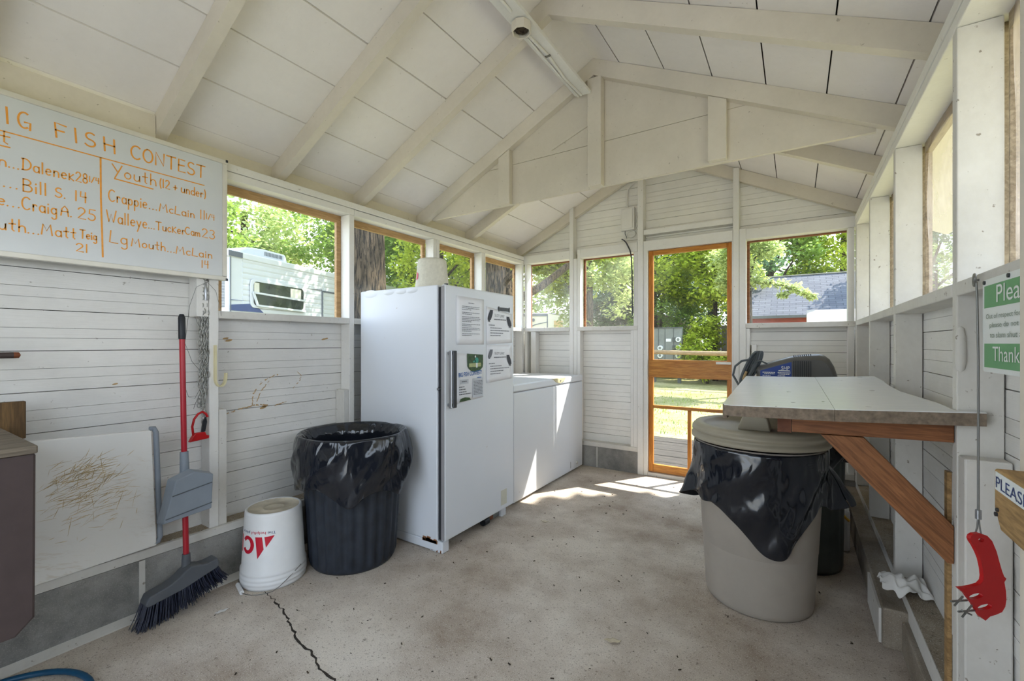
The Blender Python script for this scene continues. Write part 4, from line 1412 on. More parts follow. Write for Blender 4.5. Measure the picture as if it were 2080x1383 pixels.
write('McLain', 0.888, 1.038, 1.616, 0.036); write('14', 0.992, 1.022, 1.566, 0.034)
ink.build('handwriting', M['orange'], wbd)

# ------------------------------------------------------------------ things along the left wall
bt = thing('broom', 'angle broom with red handle leaning on the left wall', 'broom', (-2.32, 0.89, 0))
s0, s1 = Vector((-2.330, 0.8945, 0.225)), Vector((-2.415, 0.909, 1.335))
b = B(); b.tube([s0, s0.lerp(s1, .9)], 0.0115, 14)
b.build('handle', M['redshaft'], bt)
b = B(); b.tube([s0.lerp(s1, .895), s0.lerp(s1, .90), s0.lerp(s1, .985), s1], [0.013, 0.0145, 0.0145, 0.009], 14)
b.build('grip', M['black'], bt)
hd = []
for k in range(13):
    t = k / 12
    y = lerp(0.742, 1.005, t)
    zt = lerp(0.135, 0.195, t) + 0.030 * math.exp(-((t - .58) / .16) ** 2)
    hd.append((y, zt))
b = B()
poly = hd + [(1.012, 0.165), (1.0, 0.150), (0.87, 0.112), (0.738, 0.092), (0.728, 0.105)]
b.prism(poly[::-1], lambda y, z: (-2.345, y, z), lambda y, z: (-2.278, y, z))
b.tube([(-2.330, 0.8945, 0.155), (-2.330, 0.8945, 0.195), (-2.331, 0.895, 0.245)], [0.032, 0.018, 0.016], 12)
b.build('head', M['darkgrey'], bt, bevel=0.006)
b = B()
for k in range(800):
    t = RNG.random()
    y0 = lerp(0.735, 1.003, t)
    z0 = lerp(0.100, 0.158, t)
    x0 = RNG.uniform(-2.340, -2.284)
    y1 = lerp(0.700, 1.050, t) + RNG.uniform(-.008, .008)
    z1 = max(0.003, lerp(-0.02, 0.085, t) + RNG.uniform(-.010, .010))
    x1 = x0 + RNG.uniform(-.014, .026)
    b.tube([(x0, y0, z0 + .012), (lerp(x0, x1, .5), lerp(y0, y1, .45), lerp(z0, z1, .5)), (x1, y1, z1)], [0.0022, 0.0022, 0.0012], 4, False)
b.build('bristles', M['bristle'], bt)

dp = thing('dustpan', 'grey dustpan clipped on the red broom handle', 'dustpan', (-2.33, 0.89, 0.41))
b = B()
P1 = [(0.796, 0.418), (0.983, 0.432), (0.990, 0.590), (0.915, 0.618), (0.842, 0.596)]
P0 = [(0.786, 0.414), (0.985, 0.430), (0.992, 0.594), (0.905, 0.628), (0.825, 0.600)]
vs = [(-2.338, y, z) for y, z in P0] + [(-2.292, y, z) for y, z in P1]
b._add(vs, [(4, 3, 2, 1, 0), (5, 6, 7, 8, 9)] + [(i, (i + 1) % 5, 5 + (i + 1) % 5, 5 + i) for i in range(5)])
b.build('pan', M['greyplastic'], dp, bevel=0.004)
b = B()
for (za, zb) in ((0.530, 0.553), (0.436, 0.460)):
    b.bar((-2.2915, 0.803 if za < .5 else 0.828, za), (-2.2915, 0.984, zb), 0.004, 0.004)
b.build('ridge', M['darkgrey'], dp)
b = B(); b.tube([s0.lerp(s1, .335), s0.lerp(s1, .43)], [0.019, 0.0165], 14)
b.build('clip', M['greyplastic'], dp)

cb_ = thing('cutting_board', 'scratched white cutting board leaning behind dark counter', 'cutting board', (-2.41, 0.6, 0.286))
b = B()
b.hexa([(-2.418, 0.36, 0.288), (-2.398, 0.36, 0.288), (-2.398, 0.808, 0.300), (-2.418, 0.808, 0.300),
        (-2.436, 0.36, 0.835), (-2.416, 0.36, 0.835), (-2.416, 0.795, 0.812), (-2.436, 0.795, 0.812)])
b.build('panel', M['cutting'], cb_, bevel=0.004)
b = B()
for k in range(330):
    y, z = RNG.gauss(0.60, 0.085), RNG.gauss(0.60, 0.085)
    if RNG.random() < .3:
        y, z = RNG.gauss(0.57, .05), RNG.gauss(.675, .03)
    a = radians(RNG.gauss(14, 16)) if RNG.random() < .8 else radians(RNG.uniform(40, 100))
    L, w = RNG.uniform(.008, .038), RNG.uniform(.0004, .0013)
    if not (0.43 < y - L and y + L < 0.775 and 0.40 < z - L * .5 and z + L * .5 < 0.77):
        continue
    p = []
    for (e, q) in ((-1, -.3), (0, -1), (1, -.3), (1, .3), (0, 1), (-1, .3)):
        yy, zz = y + e * L * cos(a) - q * w * sin(a), z + e * L * sin(a) + q * w * cos(a)
        p.append((-2.3972 - (zz - 0.30) * 0.0345, yy, zz))
    b._add(p, [tuple(range(6))])
b.build('knife_stain', M['stain'], cb_)['kind'] = 'stuff'
b = B()
b.tube([(-2.425, 0.790, 0.818), (-2.425, 0.806, 0.818), (-2.423, 0.813, 0.800), (-2.410, 0.824, 0.330), (-2.409, 0.816, 0.312), (-2.409, 0.80, 0.309)], 0.011, 8)
b.build('edge_grip', M['greyplastic'], cb_)

ch = thing('chain', 'bunch of galvanised chain and loose wire hanging on the post below the whiteboard', 'chain', (-2.445, 1.022, 1.5))
def link(b, c, ax, s=0.011, r=0.0017):
    u = Vector((0, 0, 1)); w = Vector(ax)
    pts = [Vector(c) + w * (s * .55 * cos(a)) + u * (s * sin(a)) for a in [2 * pi * k / 10 for k in range(11)]]
    b.tube(pts, r, 6, False)
b = B()
for st in range(9):
    z = 1.50 - 0.012 * st - (0.07 if st > 3 else 0)
    k = 0
    end = (0.80, 0.86, 0.90, 1.02, 0.95, 0.88, 1.10, 0.84, 1.0)[st]
    while z > end:
        off = RNG.uniform(-.005, .005)
        link(b, (-2.447 - 0.010 * (st % 3) + off, 1.021 + (st % 5 - 2) * 0.0065 + off, z), (0, 1, 0) if k % 2 else (1, 0.4, 0), RNG.uniform(.010, .015), 0.0021)
        z -= 0.019
        k += 1
b.build('links', M['chain'], ch)
b = B()
b.tube([(-2.446, 1.022, 1.50), (-2.44, 1.019, 1.46), (-2.444, 1.021, 1.41)], [0.004, 0.007, 0.006], 8)
b.build('snap_clip', M['chrome'], ch)
b = B(); b.tube([(-2.440, 1.022, 1.508), (-2.425, 1.022, 1.512), (-2.420, 1.022, 1.500)], 0.003, 6)
b.build('nail', M['steelwire'], ch)
b = B()
for pts in ([(-2.43, 1.022, 1.50), (-2.43, 0.975, 1.47), (-2.45, 0.955, 1.38), (-2.50, 0.955, 1.20), (-2.50, 0.985, 1.11), (-2.47, 1.01, 1.06)],
            [(-2.43, 1.022, 1.50), (-2.43, 1.06, 1.46), (-2.435, 1.085, 1.36), (-2.44, 1.09, 1.33)],
            [(-2.47, 1.005, 1.40), (-2.47, 0.985, 1.33), (-2.47, 1.0, 1.29), (-2.46, 1.015, 1.31)],
            [(-2.50, 0.948, 1.01), (-2.48, 0.962, 0.94), (-2.47, 0.985, 0.93), (-2.46, 1.005, 0.98)],
            [(-2.45, 1.01, 0.98), (-2.47, 0.985, 0.90), (-2.47, 0.98, 0.88)]):
    b.tube(pts, 0.0011, 5)
b.build('loose_wire', M['steelwire'], ch)

rt = thing('hand_tool', 'red hoop-handled tool hanging at the end of the chain', 'tool', (-2.44, 0.985, 0.73))
b = B()
hoop = [(0.965, 0.755), (0.960, 0.80), (0.968, 0.835), (0.985, 0.858), (1.003, 0.866), (1.018, 0.855), (1.026, 0.838)]
b.tube([(-2.435, y, z) for y, z in hoop], 0.0055, 8)
b.prism([(0.945, 0.728), (1.028, 0.734), (1.030, 0.748), (1.018, 0.752), (1.012, 0.768), (0.970, 0.768), (0.958, 0.752)][::-1], lambda y, z: (-2.446, y, z), lambda y, z: (-2.424, y, z))
b.build('handle', M['red'], rt, bevel=0.003)
b = B(); b.prism([(0.998, 0.765), (1.014, 0.77), (1.022, 0.815), (1.018, 0.84), (1.005, 0.82)][::-1], lambda y, z: (-2.441, y, z), lambda y, z: (-2.430, y, z))
b.build('blade_guard', M['black'], rt)

hk = thing('wall_hook', 'cream plastic J-shaped hook screwed on the white post', 'hook', (-2.435, 1.06, 1.0))
b = B()
hp = [(-2.4365, 1.058, 1.19), (-2.4365, 1.058, 1.03)]
jj = [(1.058, 1.19), (1.058, 1.04)] + [(1.082 - .024 * cos(a), 1.022 - 0.038 * sin(a)) for a in [pi * k / 8 for k in range(9)]] + [(1.108, 1.05)]
b = B()
for k in range(len(jj) - 1):
    b.bar((-2.433, jj[k][0], jj[k][1]), (-2.433, jj[k + 1][0], jj[k + 1][1]), 0.020, 0.008, up=(0, 1, 0.01))
b.build('hook_body', M['cream'], hk)
b = B()
for z in (1.155, 1.128, 1.10):
    b.disc((-2.4262, 1.058, z), 0.0042, 10, (1, 0, 0))
b.build('screw_hole', M['darkmetal'], hk)

hn = thing('tool_handle', 'dark wooden handle with copper end fixed on the left siding', 'handle', (-2.42, 0.3, 1.155))
b = B(); b.tube([(-2.425, 0.02, 1.154), (-2.425, 0.382, 1.156)], 0.0115, 12)
b.build('bar', M['brownpaint'], hn)
b = B(); b.tube([(-2.425, 0.382, 1.156), (-2.425, 0.396, 1.156), (-2.425, 0.400, 1.156)], [0.0117, 0.0112, 0.004], 12)
b.build('end_cap', M['copper'], hn)
b = B(); b.box(-2.53, -2.425, 0.10, 0.115, 1.148, 1.162)
b.build('bracket', M['darkmetal'], hn)

# dark counter in the near left corner
ct = thing('counter', 'dark brown painted counter with a weathered top in the near left corner', 'counter', (-2.1, -0.1, 0))
b = B()
b.prism([(-0.45, 0.36), (0.30, 0.36), (0.338, 0.40), (0.340, 0.878), (-0.45, 0.878)][::-1], lambda y, z: (-2.40, y, z), lambda y, z: (-1.872, y, z))
b.build('cabinet', M['brownpaint'], ct, bevel=0.006)
b = B(); b.box(-2.405, -1.866, -0.45, 0.343, 0.8785, 0.902)
b.build('top', M['oldwood'], ct, bevel=0.004)
b = B(); b.box(-2.437, -2.41, -0.45, 0.412, 0.846, 0.985)
b.build('backboard', M['brownboard'], ct, bevel=0.003)
for x in (-2.34, -1.95):
    b = B(); b.box(x - .03, x + .03, -0.44, -0.38, 0.0, 0.36)
    b.build('leg', M['brownpaint'], ct)
    b = B(); b.box(x - .03, x + .03, 0.05, 0.11, 0.0, 0.36)
    b.build('leg', M['brownpaint'], ct)

hs = B()
hs.tube([(-2.1 + 0.262 * cos(a), 0.25 + 0.262 * sin(a), 0.011) for a in [2 * pi * k / 40 for k in range(38)]], 0.010, 10)
tag(hs.build('hose', M['hose']), 'blue hose coiled on the floor in the near left corner', 'hose')

# ------------------------------------------------------------------ right side: beige can, lid, liner
rc = (-0.155, 2.415)
rb_ = thing('trash_can', 'big beige plastic trash can with tan lid, under the table', 'trash can', (rc[0], rc[1], 0))
b = B()
b.lathe([(0.001, 0.015), (0.205, 0.015), (0.214, 0.0), (0.222, 0.006), (0.226, 0.03), (0.240, 0.26), (0.2405, 0.264), (0.2415, 0.266), (0.262, 0.66), (0.272, 0.68), (0.274, 0.735), (0.266, 0.735), (0.260, 0.68), (0.22, 0.04), (0.001, 0.03)], (rc[0], rc[1], 0), 64)
b.build('body', M['beige'], rb_)
b = B()
b.lathe([(0.276, 0.750), (0.286, 0.744), (0.291, 0.748), (0.291, 0.764), (0.277, 0.768), (0.277, 0.778), (0.289, 0.782), (0.288, 0.797), (0.280, 0.801), (0.280, 0.806), (0.272, 0.815), (0.245, 0.819), (0.230, 0.810), (0.216, 0.796), (0.12, 0.790), (0.001, 0.788)], (rc[0], rc[1], 0), 72)
lid = b.build('lid', M['lid'], rb_)
b = B()
b.prism([(-0.235, 0.789), (-0.098, 0.789), (-0.112, 0.850), (-0.125, 0.856), (-0.205, 0.856), (-0.216, 0.850)], lambda x, z: (x, 2.46, z), lambda x, z: (x, 2.36, z))
b.box(-0.205, -0.128, 2.365, 2.45, 0.8565, 0.892)
b.build('lid_handle', M['lid'], lid, bevel=0.005)
RV = math.degrees(atan2(-rc[1], -rc[0]))
def rh(a):
    d = (math.degrees(a) - RV + 540) % 360 - 180        # 0 faces the camera, positive to the right; hem taken from image pixels
    z = 0.455
    for (mid, wd, amt) in ((8, 24, -0.155), (26, 12, -0.06), (-40, 12, 0.02), (-70, 10, 0.03), (62, 12, 0.05), (95, 14, 0.04), (-105, 20, -0.05), (150, 30, 0.05)):
        z += amt * math.exp(-((d - mid) / wd) ** 2)
    return z
def rprof(t, a):
    d = (math.degrees(a) - RV + 540) % 360 - 180
    r = lerp(0.282, 0.276, t)
    for (mid, wd, amt) in ((-88, 11, 0.085), (92, 9, 0.10), (108, 10, 0.05)):
        r += amt * math.exp(-((d - mid) / wd) ** 2) * max(0, t - .35) * 1.5
    return r - 0.016 * max(0, t - .6) * 2.5 * math.exp(-((d - 8) / 30) ** 2)
liner('bin_liner', 'black liner hanging far down over the beige trash can', rc, 0.280, 0.7425, rprof, rh, 0.25, 9, 0.009)

# ribbed can behind
gc = (0.015, 2.955)
gb = thing('trash_can', 'dark ribbed metal trash can behind the beige can', 'trash can', (gc[0], gc[1], 0))
b = B()
b.lathe([(0.001, 0.02), (0.185, 0.02), (0.192, 0.0), (0.198, 0.02), (0.205, 0.68), (0.214, 0.69), (0.214, 0.71), (0.204, 0.71), (0.198, 0.68), (0.18, 0.05), (0.001, 0.04)], (gc[0], gc[1], 0), 176,
        lambda a, r, z: (r + (0.004 * cos(22 * a) if 0.05 < z < 0.66 or z in (0.68,) else 0), z))
b.build('body', M['galv'], gb)
liner('bin_liner', 'black liner crumpled over the rim of the ribbed metal can', gc, 0.220, 0.722, lambda t, a: 0.225 + 0.018 * sin(pi * t), lambda a: 0.60 + 0.05 * sin(3 * a + 1) + .03 * sin(7 * a), 0.2, 21, 0.012, 90)

jg = thing('jug', 'white plastic jug with a yellow strap behind the trash cans', 'jug', (0.215, 3.235, 0))
b = B()
b.box(0.172, 0.262, 3.18, 3.29, 0.0, 0.235)
b.lathe([(0.045, 0.235), (0.020, 0.262), (0.018, 0.285), (0.001, 0.286)], (0.217, 3.235, 0), 16)
b.build('body', M['bucket'], jg, bevel=0.014)
b = B(); b.tube([(0.175, 3.172, 0.235), (0.215, 3.160, 0.225), (0.255, 3.168, 0.185)], 0.007, 6)
b.build('strap', M['yellow'], jg)

# ------------------------------------------------------------------ wet vacuum
vc = thing('shop_vacuum', 'charcoal wet vacuum with blue label and coiled cord behind the table', 'vacuum', (0.0, 3.47, 0))
b = B()
b.lathe([(0.001, 0.07), (0.19, 0.07), (0.205, 0.09), (0.215, 0.90), (0.224, 0.91), (0.224, 0.955), (0.20, 0.968), (0.001, 0.968)], (0.0, 3.50, 0), 48)
b.build('drum', M['vac'], vc)
prof = [(-0.222, 0.966), (-0.226, 1.035), (-0.21, 1.050), (-0.095, 1.090), (-0.03, 1.112), (0.05, 1.124), (0.125, 1.129), (0.15, 1.122), (0.175, 1.100), (0.198, 1.055), (0.214, 0.998), (0.218, 0.966)]
b = B()
n = len(prof)
rows = []
for (y, sx, sz) in ((3.335, 0.90, 0.80), (3.345, 0.965, 0.93), (3.37, 1.0, 1.0), (3.60, 1.0, 1.0), (3.64, 0.96, 0.93), (3.66, 0.88, 0.8)):
    rows.append([(x * sx, y, 0.966 + (z - 0.966) * sz) for x, z in prof])
vs = [p for r in rows for p in r]
fs = []
for j in range(len(rows) - 1):
    for i in range(n):
        i2 = (i + 1) % n
        fs.append((j * n + i, j * n + i2, (j + 1) * n + i2, (j + 1) * n + i))
b._add(vs, fs, True)
b._add(rows[0], [tuple(range(n))], False); b._add(rows[-1], [tuple(range(n))[::-1]], False)
vh = b.build('motor_housing', M['vac'], vc)
b = B()
b._add([(-0.198, 3.3338, 0.968), (-0.024, 3.3338, 0.968), (-0.024, 3.3338, 1.080), (-0.085, 3.3338, 1.060), (-0.198, 3.3338, 1.020)], [(0, 1, 2, 3, 4)])
lb = b.build('label', M['vacblue'], vh)
b = B()
put_text(b, '5HP', 0.046, 0.024, lambda x, y: (-0.082 + x + y * .1, 3.3332, 1.028 + y), .01)
b._add([(-0.098, 3.3333, 1.020), (-0.030, 3.3333, 1.020), (-0.034, 3.3333, 1.026), (-0.094, 3.3333, 1.026)], [(0, 1, 2, 3)])
for (x0, x1, zz) in ((-0.185, -0.115, 1.008), (-0.175, -0.118, 0.999), (-0.185, -0.14, 0.988), (-0.10, -0.03, 1.008), (-0.095, -0.034, 0.999), (-0.10, -0.06, 0.988)):
    x = x0
    while x < x1:
        w = RNG.uniform(.004, .011)
        b._add([(x, 3.3333, zz), (min(x1, x + w), 3.3333, zz), (min(x1, x + w), 3.3333, zz + .005), (x, 3.3333, zz + .005)], [(0, 1, 2, 3)])
        x += w + .002
b.build('label_print', M['signwhite'], lb)
b = B()
for k in range(9):
    x = -0.014 + k * 0.0112
    b.box(x, x + 0.004, 3.330, 3.3355, 0.985, 1.088)
    b.box(x, x + 0.004, 3.36, 3.50, 1.112 + .0008 * k + .004 * (x > 0.03), 1.122 + .0012 * k)
b.build('vent_slot', M['black'], vh)
b = B()
for k in range(7):
    o = k * 0.007
    c = Vector((-0.268 + o * .7, 3.35 + 0.004 * k, 1.035))
    pts = []
    for q in range(25):
        a = 2 * pi * q / 24
        u = cos(a) * 0.118; w = sin(a) * (0.022 + .002 * (k % 3))
        pts.append(c + Vector((u * 0.40 + w * .9, 0.01 * sin(a * 2 + k), u * 0.92 - w * .35)))
    b.tube(pts, 0.0066, 7, False)
pts = [(-0.268, 3.33, 1.09), (-0.305, 3.325, 1.082), (-0.345, 3.32, 1.045), (-0.358, 3.32, 0.985), (-0.325, 3.33, 0.92), (-0.30, 3.33, 0.88), (-0.27, 3.34, 0.86), (-0.23, 3.37, 0.90)]
b.tube(pts, 0.0070, 8)
b.tube([(-0.23, 3.36, 1.0), (-0.225, 3.345, 1.075), (-0.20, 3.345, 1.085), (-0.16, 3.36, 1.065)], 0.0052, 8)
b.tube([(-0.30, 3.34, 0.93), (-0.295, 3.34, 0.80), (-0.28, 3.35, 0.74)], 0.0055, 8)
b.build('power_cord', M['cordgrey'], vc)
b = B(); b.tube([(-0.298, 3.332, 0.955), (-0.288, 3.328, 0.985), (-0.278, 3.326, 1.012)], [0.007, 0.009, 0.007], 8)
b.build('cord_tag', M['tan'], vc)
for k in range(4):
    a = pi / 4 + k * pi / 2
    b = B(); b.tube([(0.19 * cos(a) - .012, 3.50 + 0.19 * sin(a), 0.035), (0.19 * cos(a) + .012, 3.50 + 0.19 * sin(a), 0.035)], 0.035, 14)
    b.box(0.19 * cos(a) - .008, 0.19 * cos(a) + .008, 3.49 + 0.19 * sin(a), 3.51 + 0.19 * sin(a), 0.06, 0.095)
    b.build('caster', M['black'], vc)

# ------------------------------------------------------------------ the cleaning table on its bracket
tb = thing('work_table', 'fold-down table of worn grey laminate on a reddish wood bracket, right wall', 'table', (0.1, 2.3, 0.9))
def tz(x): return 1.0 + 0.037 * (x + 0.19)
TH = 0.034
for k, poly in enumerate((
    [(-0.172, 1.575), (0.0925, 1.561), (0.0875, 2.996), (-0.258, 3.066), (-0.205, 1.62), (-0.197, 1.59)],
    [(0.0935, 1.561), (0.408, 1.598), (0.410, 1.628), (0.3575, 1.632), (0.3575, 1.83), (0.346, 1.957), (0.328, 2.183), (0.334, 2.48), (0.350, 2.75), (0.357, 3.085), (0.0885, 2.996)])):
    b = B()
    b.prism(poly, lambda x, y: (x, y, tz(x) - TH), lambda x, y: (x, y, tz(x) - 0.0008))
    pn = b.build('table_panel', M['particle'], tb)
    b = B()
    b.prism(poly, lambda x, y: (x, y, tz(x) - 0.0007), lambda x, y: (x, y, tz(x) + 0.0008))
    b.build('laminate', M['laminate'], pn)
b = B()
b.prism([(-0.203, 1.0), (-0.196, 0.999), (-0.19, 0.955), (-0.203, 0.955)], lambda x, z: (x, 3.0, z), lambda x, z: (x, 1.60, z))
b.build('drop_edge', M['particle'], tb)
b = B()
b.hexa([(-0.011, 1.645, 0.922), (0.3585, 1.645, 0.932), (0.3585, 1.685, 0.932), (-0.011, 1.685, 0.922), (-0.011, 1.645, tz(0) - TH - .006), (0.3585, 1.645, tz(.36) - TH - .002), (0.3585, 1.685, tz(.36) - TH - .002), (-0.011, 1.685, tz(0) - TH - .006)])
b.build('front_beam', M['fir'], tb, bevel=0.002)
b = B()
b.box(-0.050, -0.0125, 1.647, 2.98, 0.919, tz(-0.05) - TH - .004)
b.build('side_beam', M['fir_d'], tb, bevel=0.002)
b = B(); b.box(-0.050, -0.0125, 1.6445, 1.6468, 0.919, tz(-0.05) - TH - .004)
b.build('end_grain', M['fir_end'], tb)
b = B()
b.prism([(0.063, 0.9215), (0.167, 0.924), (0.3585, 0.705), (0.3585, 0.604), (0.345, 0.604)][::-1], lambda x, z: (x, 1.648, z), lambda x, z: (x, 1.686, z))
b.build('brace', M['fir_d'], tb, bevel=0.002)
b = B()
b.box(0.27, 0.3585, 2.546, 2.58, 0.93, 0.972)
b.build('rear_beam', M['fir'], tb)

# ------------------------------------------------------------------ sign, wire and red tool, end plank
sg = thing('notice_sign', 'green and white sign with white lettering on the right wall', 'sign', (0.35, 1.2, 1.14))
b = B()
SX = 0.3485
def rr(y0, y1, z0, z1, r):
    p = []
    for (cy, cz, a0) in ((y1 - r, z1 - r, 0), (y0 + r, z1 - r, 90), (y0 + r, z0 + r, 180), (y1 - r, z0 + r, 270)):
        p += [(cy + r * cos(radians(a0 + k * 22.5)), cz + r * sin(radians(a0 + k * 22.5))) for k in range(5)]
    return p
b.prism(rr(1.02, 1.390, 1.138, 1.338, 0.010), lambda y, z: (SX, y, z), lambda y, z: (SX + .004, y, z))
b.build('panel', M['signwhite'], sg)
for (z0, z1) in ((1.276, 1.324), (1.148, 1.199)):
    b = B(); b.box(SX - .0006, SX - .0001, 1.03, 1.3785, z0, z1)
    b.build('green_band', M['green'], sg)
on_sign = lambda y0, z0: (lambda x, y: (SX - .0012, y0 - x, z0 + y))
b = B()
put_text(b, 'Please', 0.178, 0.036, on_sign(1.307, 1.284))
b.build('large_lettering', M['signwhite'], sg)
b = B()
put_text(b, 'Thank You', 0.235, 0.030, on_sign(1.328, 1.163))
b.build('large_lettering', M['signwhite'], sg)
b = B()
put_text(b, 'Out of respect for your', 0.228, 0.0135, on_sign(1.366, 1.249))
put_text(b, 'please do not allow', 0.212, 0.0135, on_sign(1.345, 1.230))
put_text(b, 'to slam shut after', 0.200, 0.0115, on_sign(1.343, 1.2115))
b.build('small_lettering', M['signtext'], sg)
b = B()
for y in (1.376, 1.245):
    b = B(); b.tube([(SX - .003, y, 1.332), (SX, y, 1.332)], 0.0045, 10)
    b.build('screw', M['darkmetal'], sg)

rg_ = thing('hanging_wire', 'grey wire cable hung from a ring on the right window sill', 'wire', (0.345, 1.41, 1.34))
b = B()
b.tube([(0.345 + .006 * cos(a), 1.43 + 0.030 * cos(a), 1.345 + 0.013 * sin(a)) for a in [2 * pi * k / 14 for k in range(15)]], 0.0028, 7, False)
b.tube([(0.372, 1.455, 1.347), (0.351, 1.452, 1.347)], 0.003, 6)
b.build('ring', M['steelwire'], rg_)
b = B()
wz = [(0.342, 1.405, 1.338), (0.343, 1.404, 1.30), (0.344, 1.400, 1.16), (0.343, 1.396, 1.0), (0.3425, 1.394, 0.82)]
b.tube(wz, 0.0022, 7)
b.tube([(0.3425, 1.394, 0.82), (0.3405, 1.394, 0.79), (0.337, 1.393, 0.772), (0.341, 1.393, 0.764), (0.347, 1.393, 0.772), (0.3445, 1.394, 0.79), (0.3425, 1.394, 0.82)], 0.0016, 6)
b.build('cable', M['steelwire'], rg_)
b = B(); b.tube([(0.3425, 1.394, 0.828), (0.3425, 1.394, 0.808)], 0.0055, 8)
b.build('crimp', M['chrome'], rg_)

# red tool, lies in a plane that faces the camera; traced in image pixels from its top hole
tl = thing('hook_remover', 'red finger-hole tool with wire tines hanging from the cable', 'tool', (0.342, 1.39, 0.765))
Rv = Vector((cos(YAW), sin(YAW), 0))
Nv = Vector((-sin(YAW), cos(YAW), 0))
O = Vector((0.342, 1.390, 0.765))
def tpt(px_, py_, dn=0.0):
    k = 0.985 / 900 / 2.88
    return O + Rv * ((px_ - 303) * k) + Vector((0, 0, -(py_ - 800) * k)) + Nv * dn
outl = [(242, 795), (247, 778), (264, 767), (300, 764), (342, 778), (370, 808), (396, 870), (412, 930), (428, 985), (440, 1015), (453, 1028), (441, 1048), (450, 1100), (453, 1150), (446, 1192), (428, 1222), (392, 1238), (358, 1248), (332, 1272),
        (305, 1252), (282, 1215), (262, 1180), (238, 1148), (216, 1118), (178, 1085), (215, 1082), (258, 1074), (298, 1062), (316, 1042), (320, 1018), (316, 975), (304, 920), (288, 880), (266, 838), (250, 815)]
holes = [(277, 1130, 42, 17), (328, 1193, 43, 17), (306, 802, 16, 12)]
def plate(b, th):
    from mathutils.geometry import delaunay_2d_cdt
    loops = [outl] + [[(cx + rx * cos(2 * pi * k / 18 ), cy + ry * sin(2 * pi * k / 18) - (cos(2 * pi * k / 18) * 7 if rx > 20 else 0)) for k in range(18)] for cx, cy, rx, ry in holes]
    co, ed = [], []
    for lp in loops:
        o = len(co)
        co += [Vector(p) for p in lp]
        ed += [(o + k, o + (k + 1) % len(lp)) for k in range(len(lp))]
    r = delaunay_2d_cdt(co, ed, [], 0, 0.001)
    def inside(p, lp):
        c = False
        for k in range(len(lp)):
            a, q = lp[k], lp[k - 1]
            if (a[1] > p[1]) != (q[1] > p[1]) and p[0] < (q[0] - a[0]) * (p[1] - a[1]) / (q[1] - a[1]) + a[0]:
                c = not c
        return c
    fs = []
    for f in r[2]:
        c = sum((r[0][i] for i in f), Vector((0, 0))) / len(f)
        if inside(c, loops[0]) and not any(inside(c, l) for l in loops[1:]):
            fs.append(tuple(f))
    n = len(r[0])
    vs = [tpt(p.x, p.y, -th) for p in r[0]] + [tpt(p.x, p.y, th) for p in r[0]]
    cnt = {}
    for f in fs:
        for k in range(len(f)):
            cnt[(f[k], f[(k + 1) % len(f)])] = 1
    side = [(a, q, q + n, a + n) for (a, q) in cnt if (q, a) not in cnt]
    b._add(vs, fs + [tuple(i + n for i in f)[::-1] for f in fs] + side, False)
b = B(); plate(b, 0.004)
b.build('handle', M['red'], tl, bevel=0.0015)
b = B()
for (a, c) in (((215, 1140), (150, 1185)), ((240, 1163), (130, 1160)), ((285, 1222), (172, 1220)), ((270, 1190), (195, 1252)), ((265, 1248), (195, 1212))):
    b.tube([tpt(a[0], a[1], 0.002), tpt(c[0], c[1], -0.004)], 0.0022, 6)
b.build('tines', M['steelwire'], tl)

pk = thing('wood_plank', 'rough plywood plank with a white lettered strip on the near right post', 'plank', (0.28, 0.75, 0.91))
b = B()
b.prism([(0.50, 0.914), (0.972, 0.914), (0.9965, 0.942), (0.9965, 1.004), (0.50, 1.004)][::-1], lambda y, z: (0.2625, y, z), lambda y, z: (0.2985, y, z))
b.build('board', M['plywood'], pk, bevel=0.003)
b = B(); b.box(0.2612, 0.2622, 0.60, 0.987, 0.973, 1.001)
st = b.build('strip', M['signwhite'], pk)
b = B()
put_text(b, 'PLEASE', 0.113, 0.0175, lambda x, y: (0.2606, 0.983 - x, 0.977 + y))
b.build('lettering', M['navy'], st)
b = B()
b.tube([(0.2595, 0.984, 0.935), (0.2625, 0.984, 0.935)], 0.0035, 8)
b.build('screw', M['darkmetal'], pk)
b = B(); b.tube([(0.2595, 0.9795, 0.943), (0.2625, 0.9795, 0.943)], 0.003, 8)
b.build('screw', M['darkmetal'], pk)

ts = B()
rg = random.Random(3)
def tis(i, j):
    u, v = i - .5, j - .5
    y = 2.36 + v * 0.12 + .02 * sin(u * 9)
    x = 0.385 + u * 0.185
    w = 0.028 * (sin(u * 17 + v * 9) * sin(v * 15 + 2) + .6 * sin(u * 31 + 3 * v) + .5 * cos(v * 27 + u * 8))
    h = 0.055 * max(0, 1 - (u * 1.7 + .25) ** 2 - (v * 1.6) ** 2)
    return (x + w * .15, y + w * .12, 0.200 + max(0, h * 1.1 + w * .5))
ts.grid(tis, 22, 16)
tag(ts.build('crumpled_tissue', M['tissue'], None, solid=0.0015, subsurf=1), 'crumpled white paper towel lying on the right wall ledge', 'paper towel')

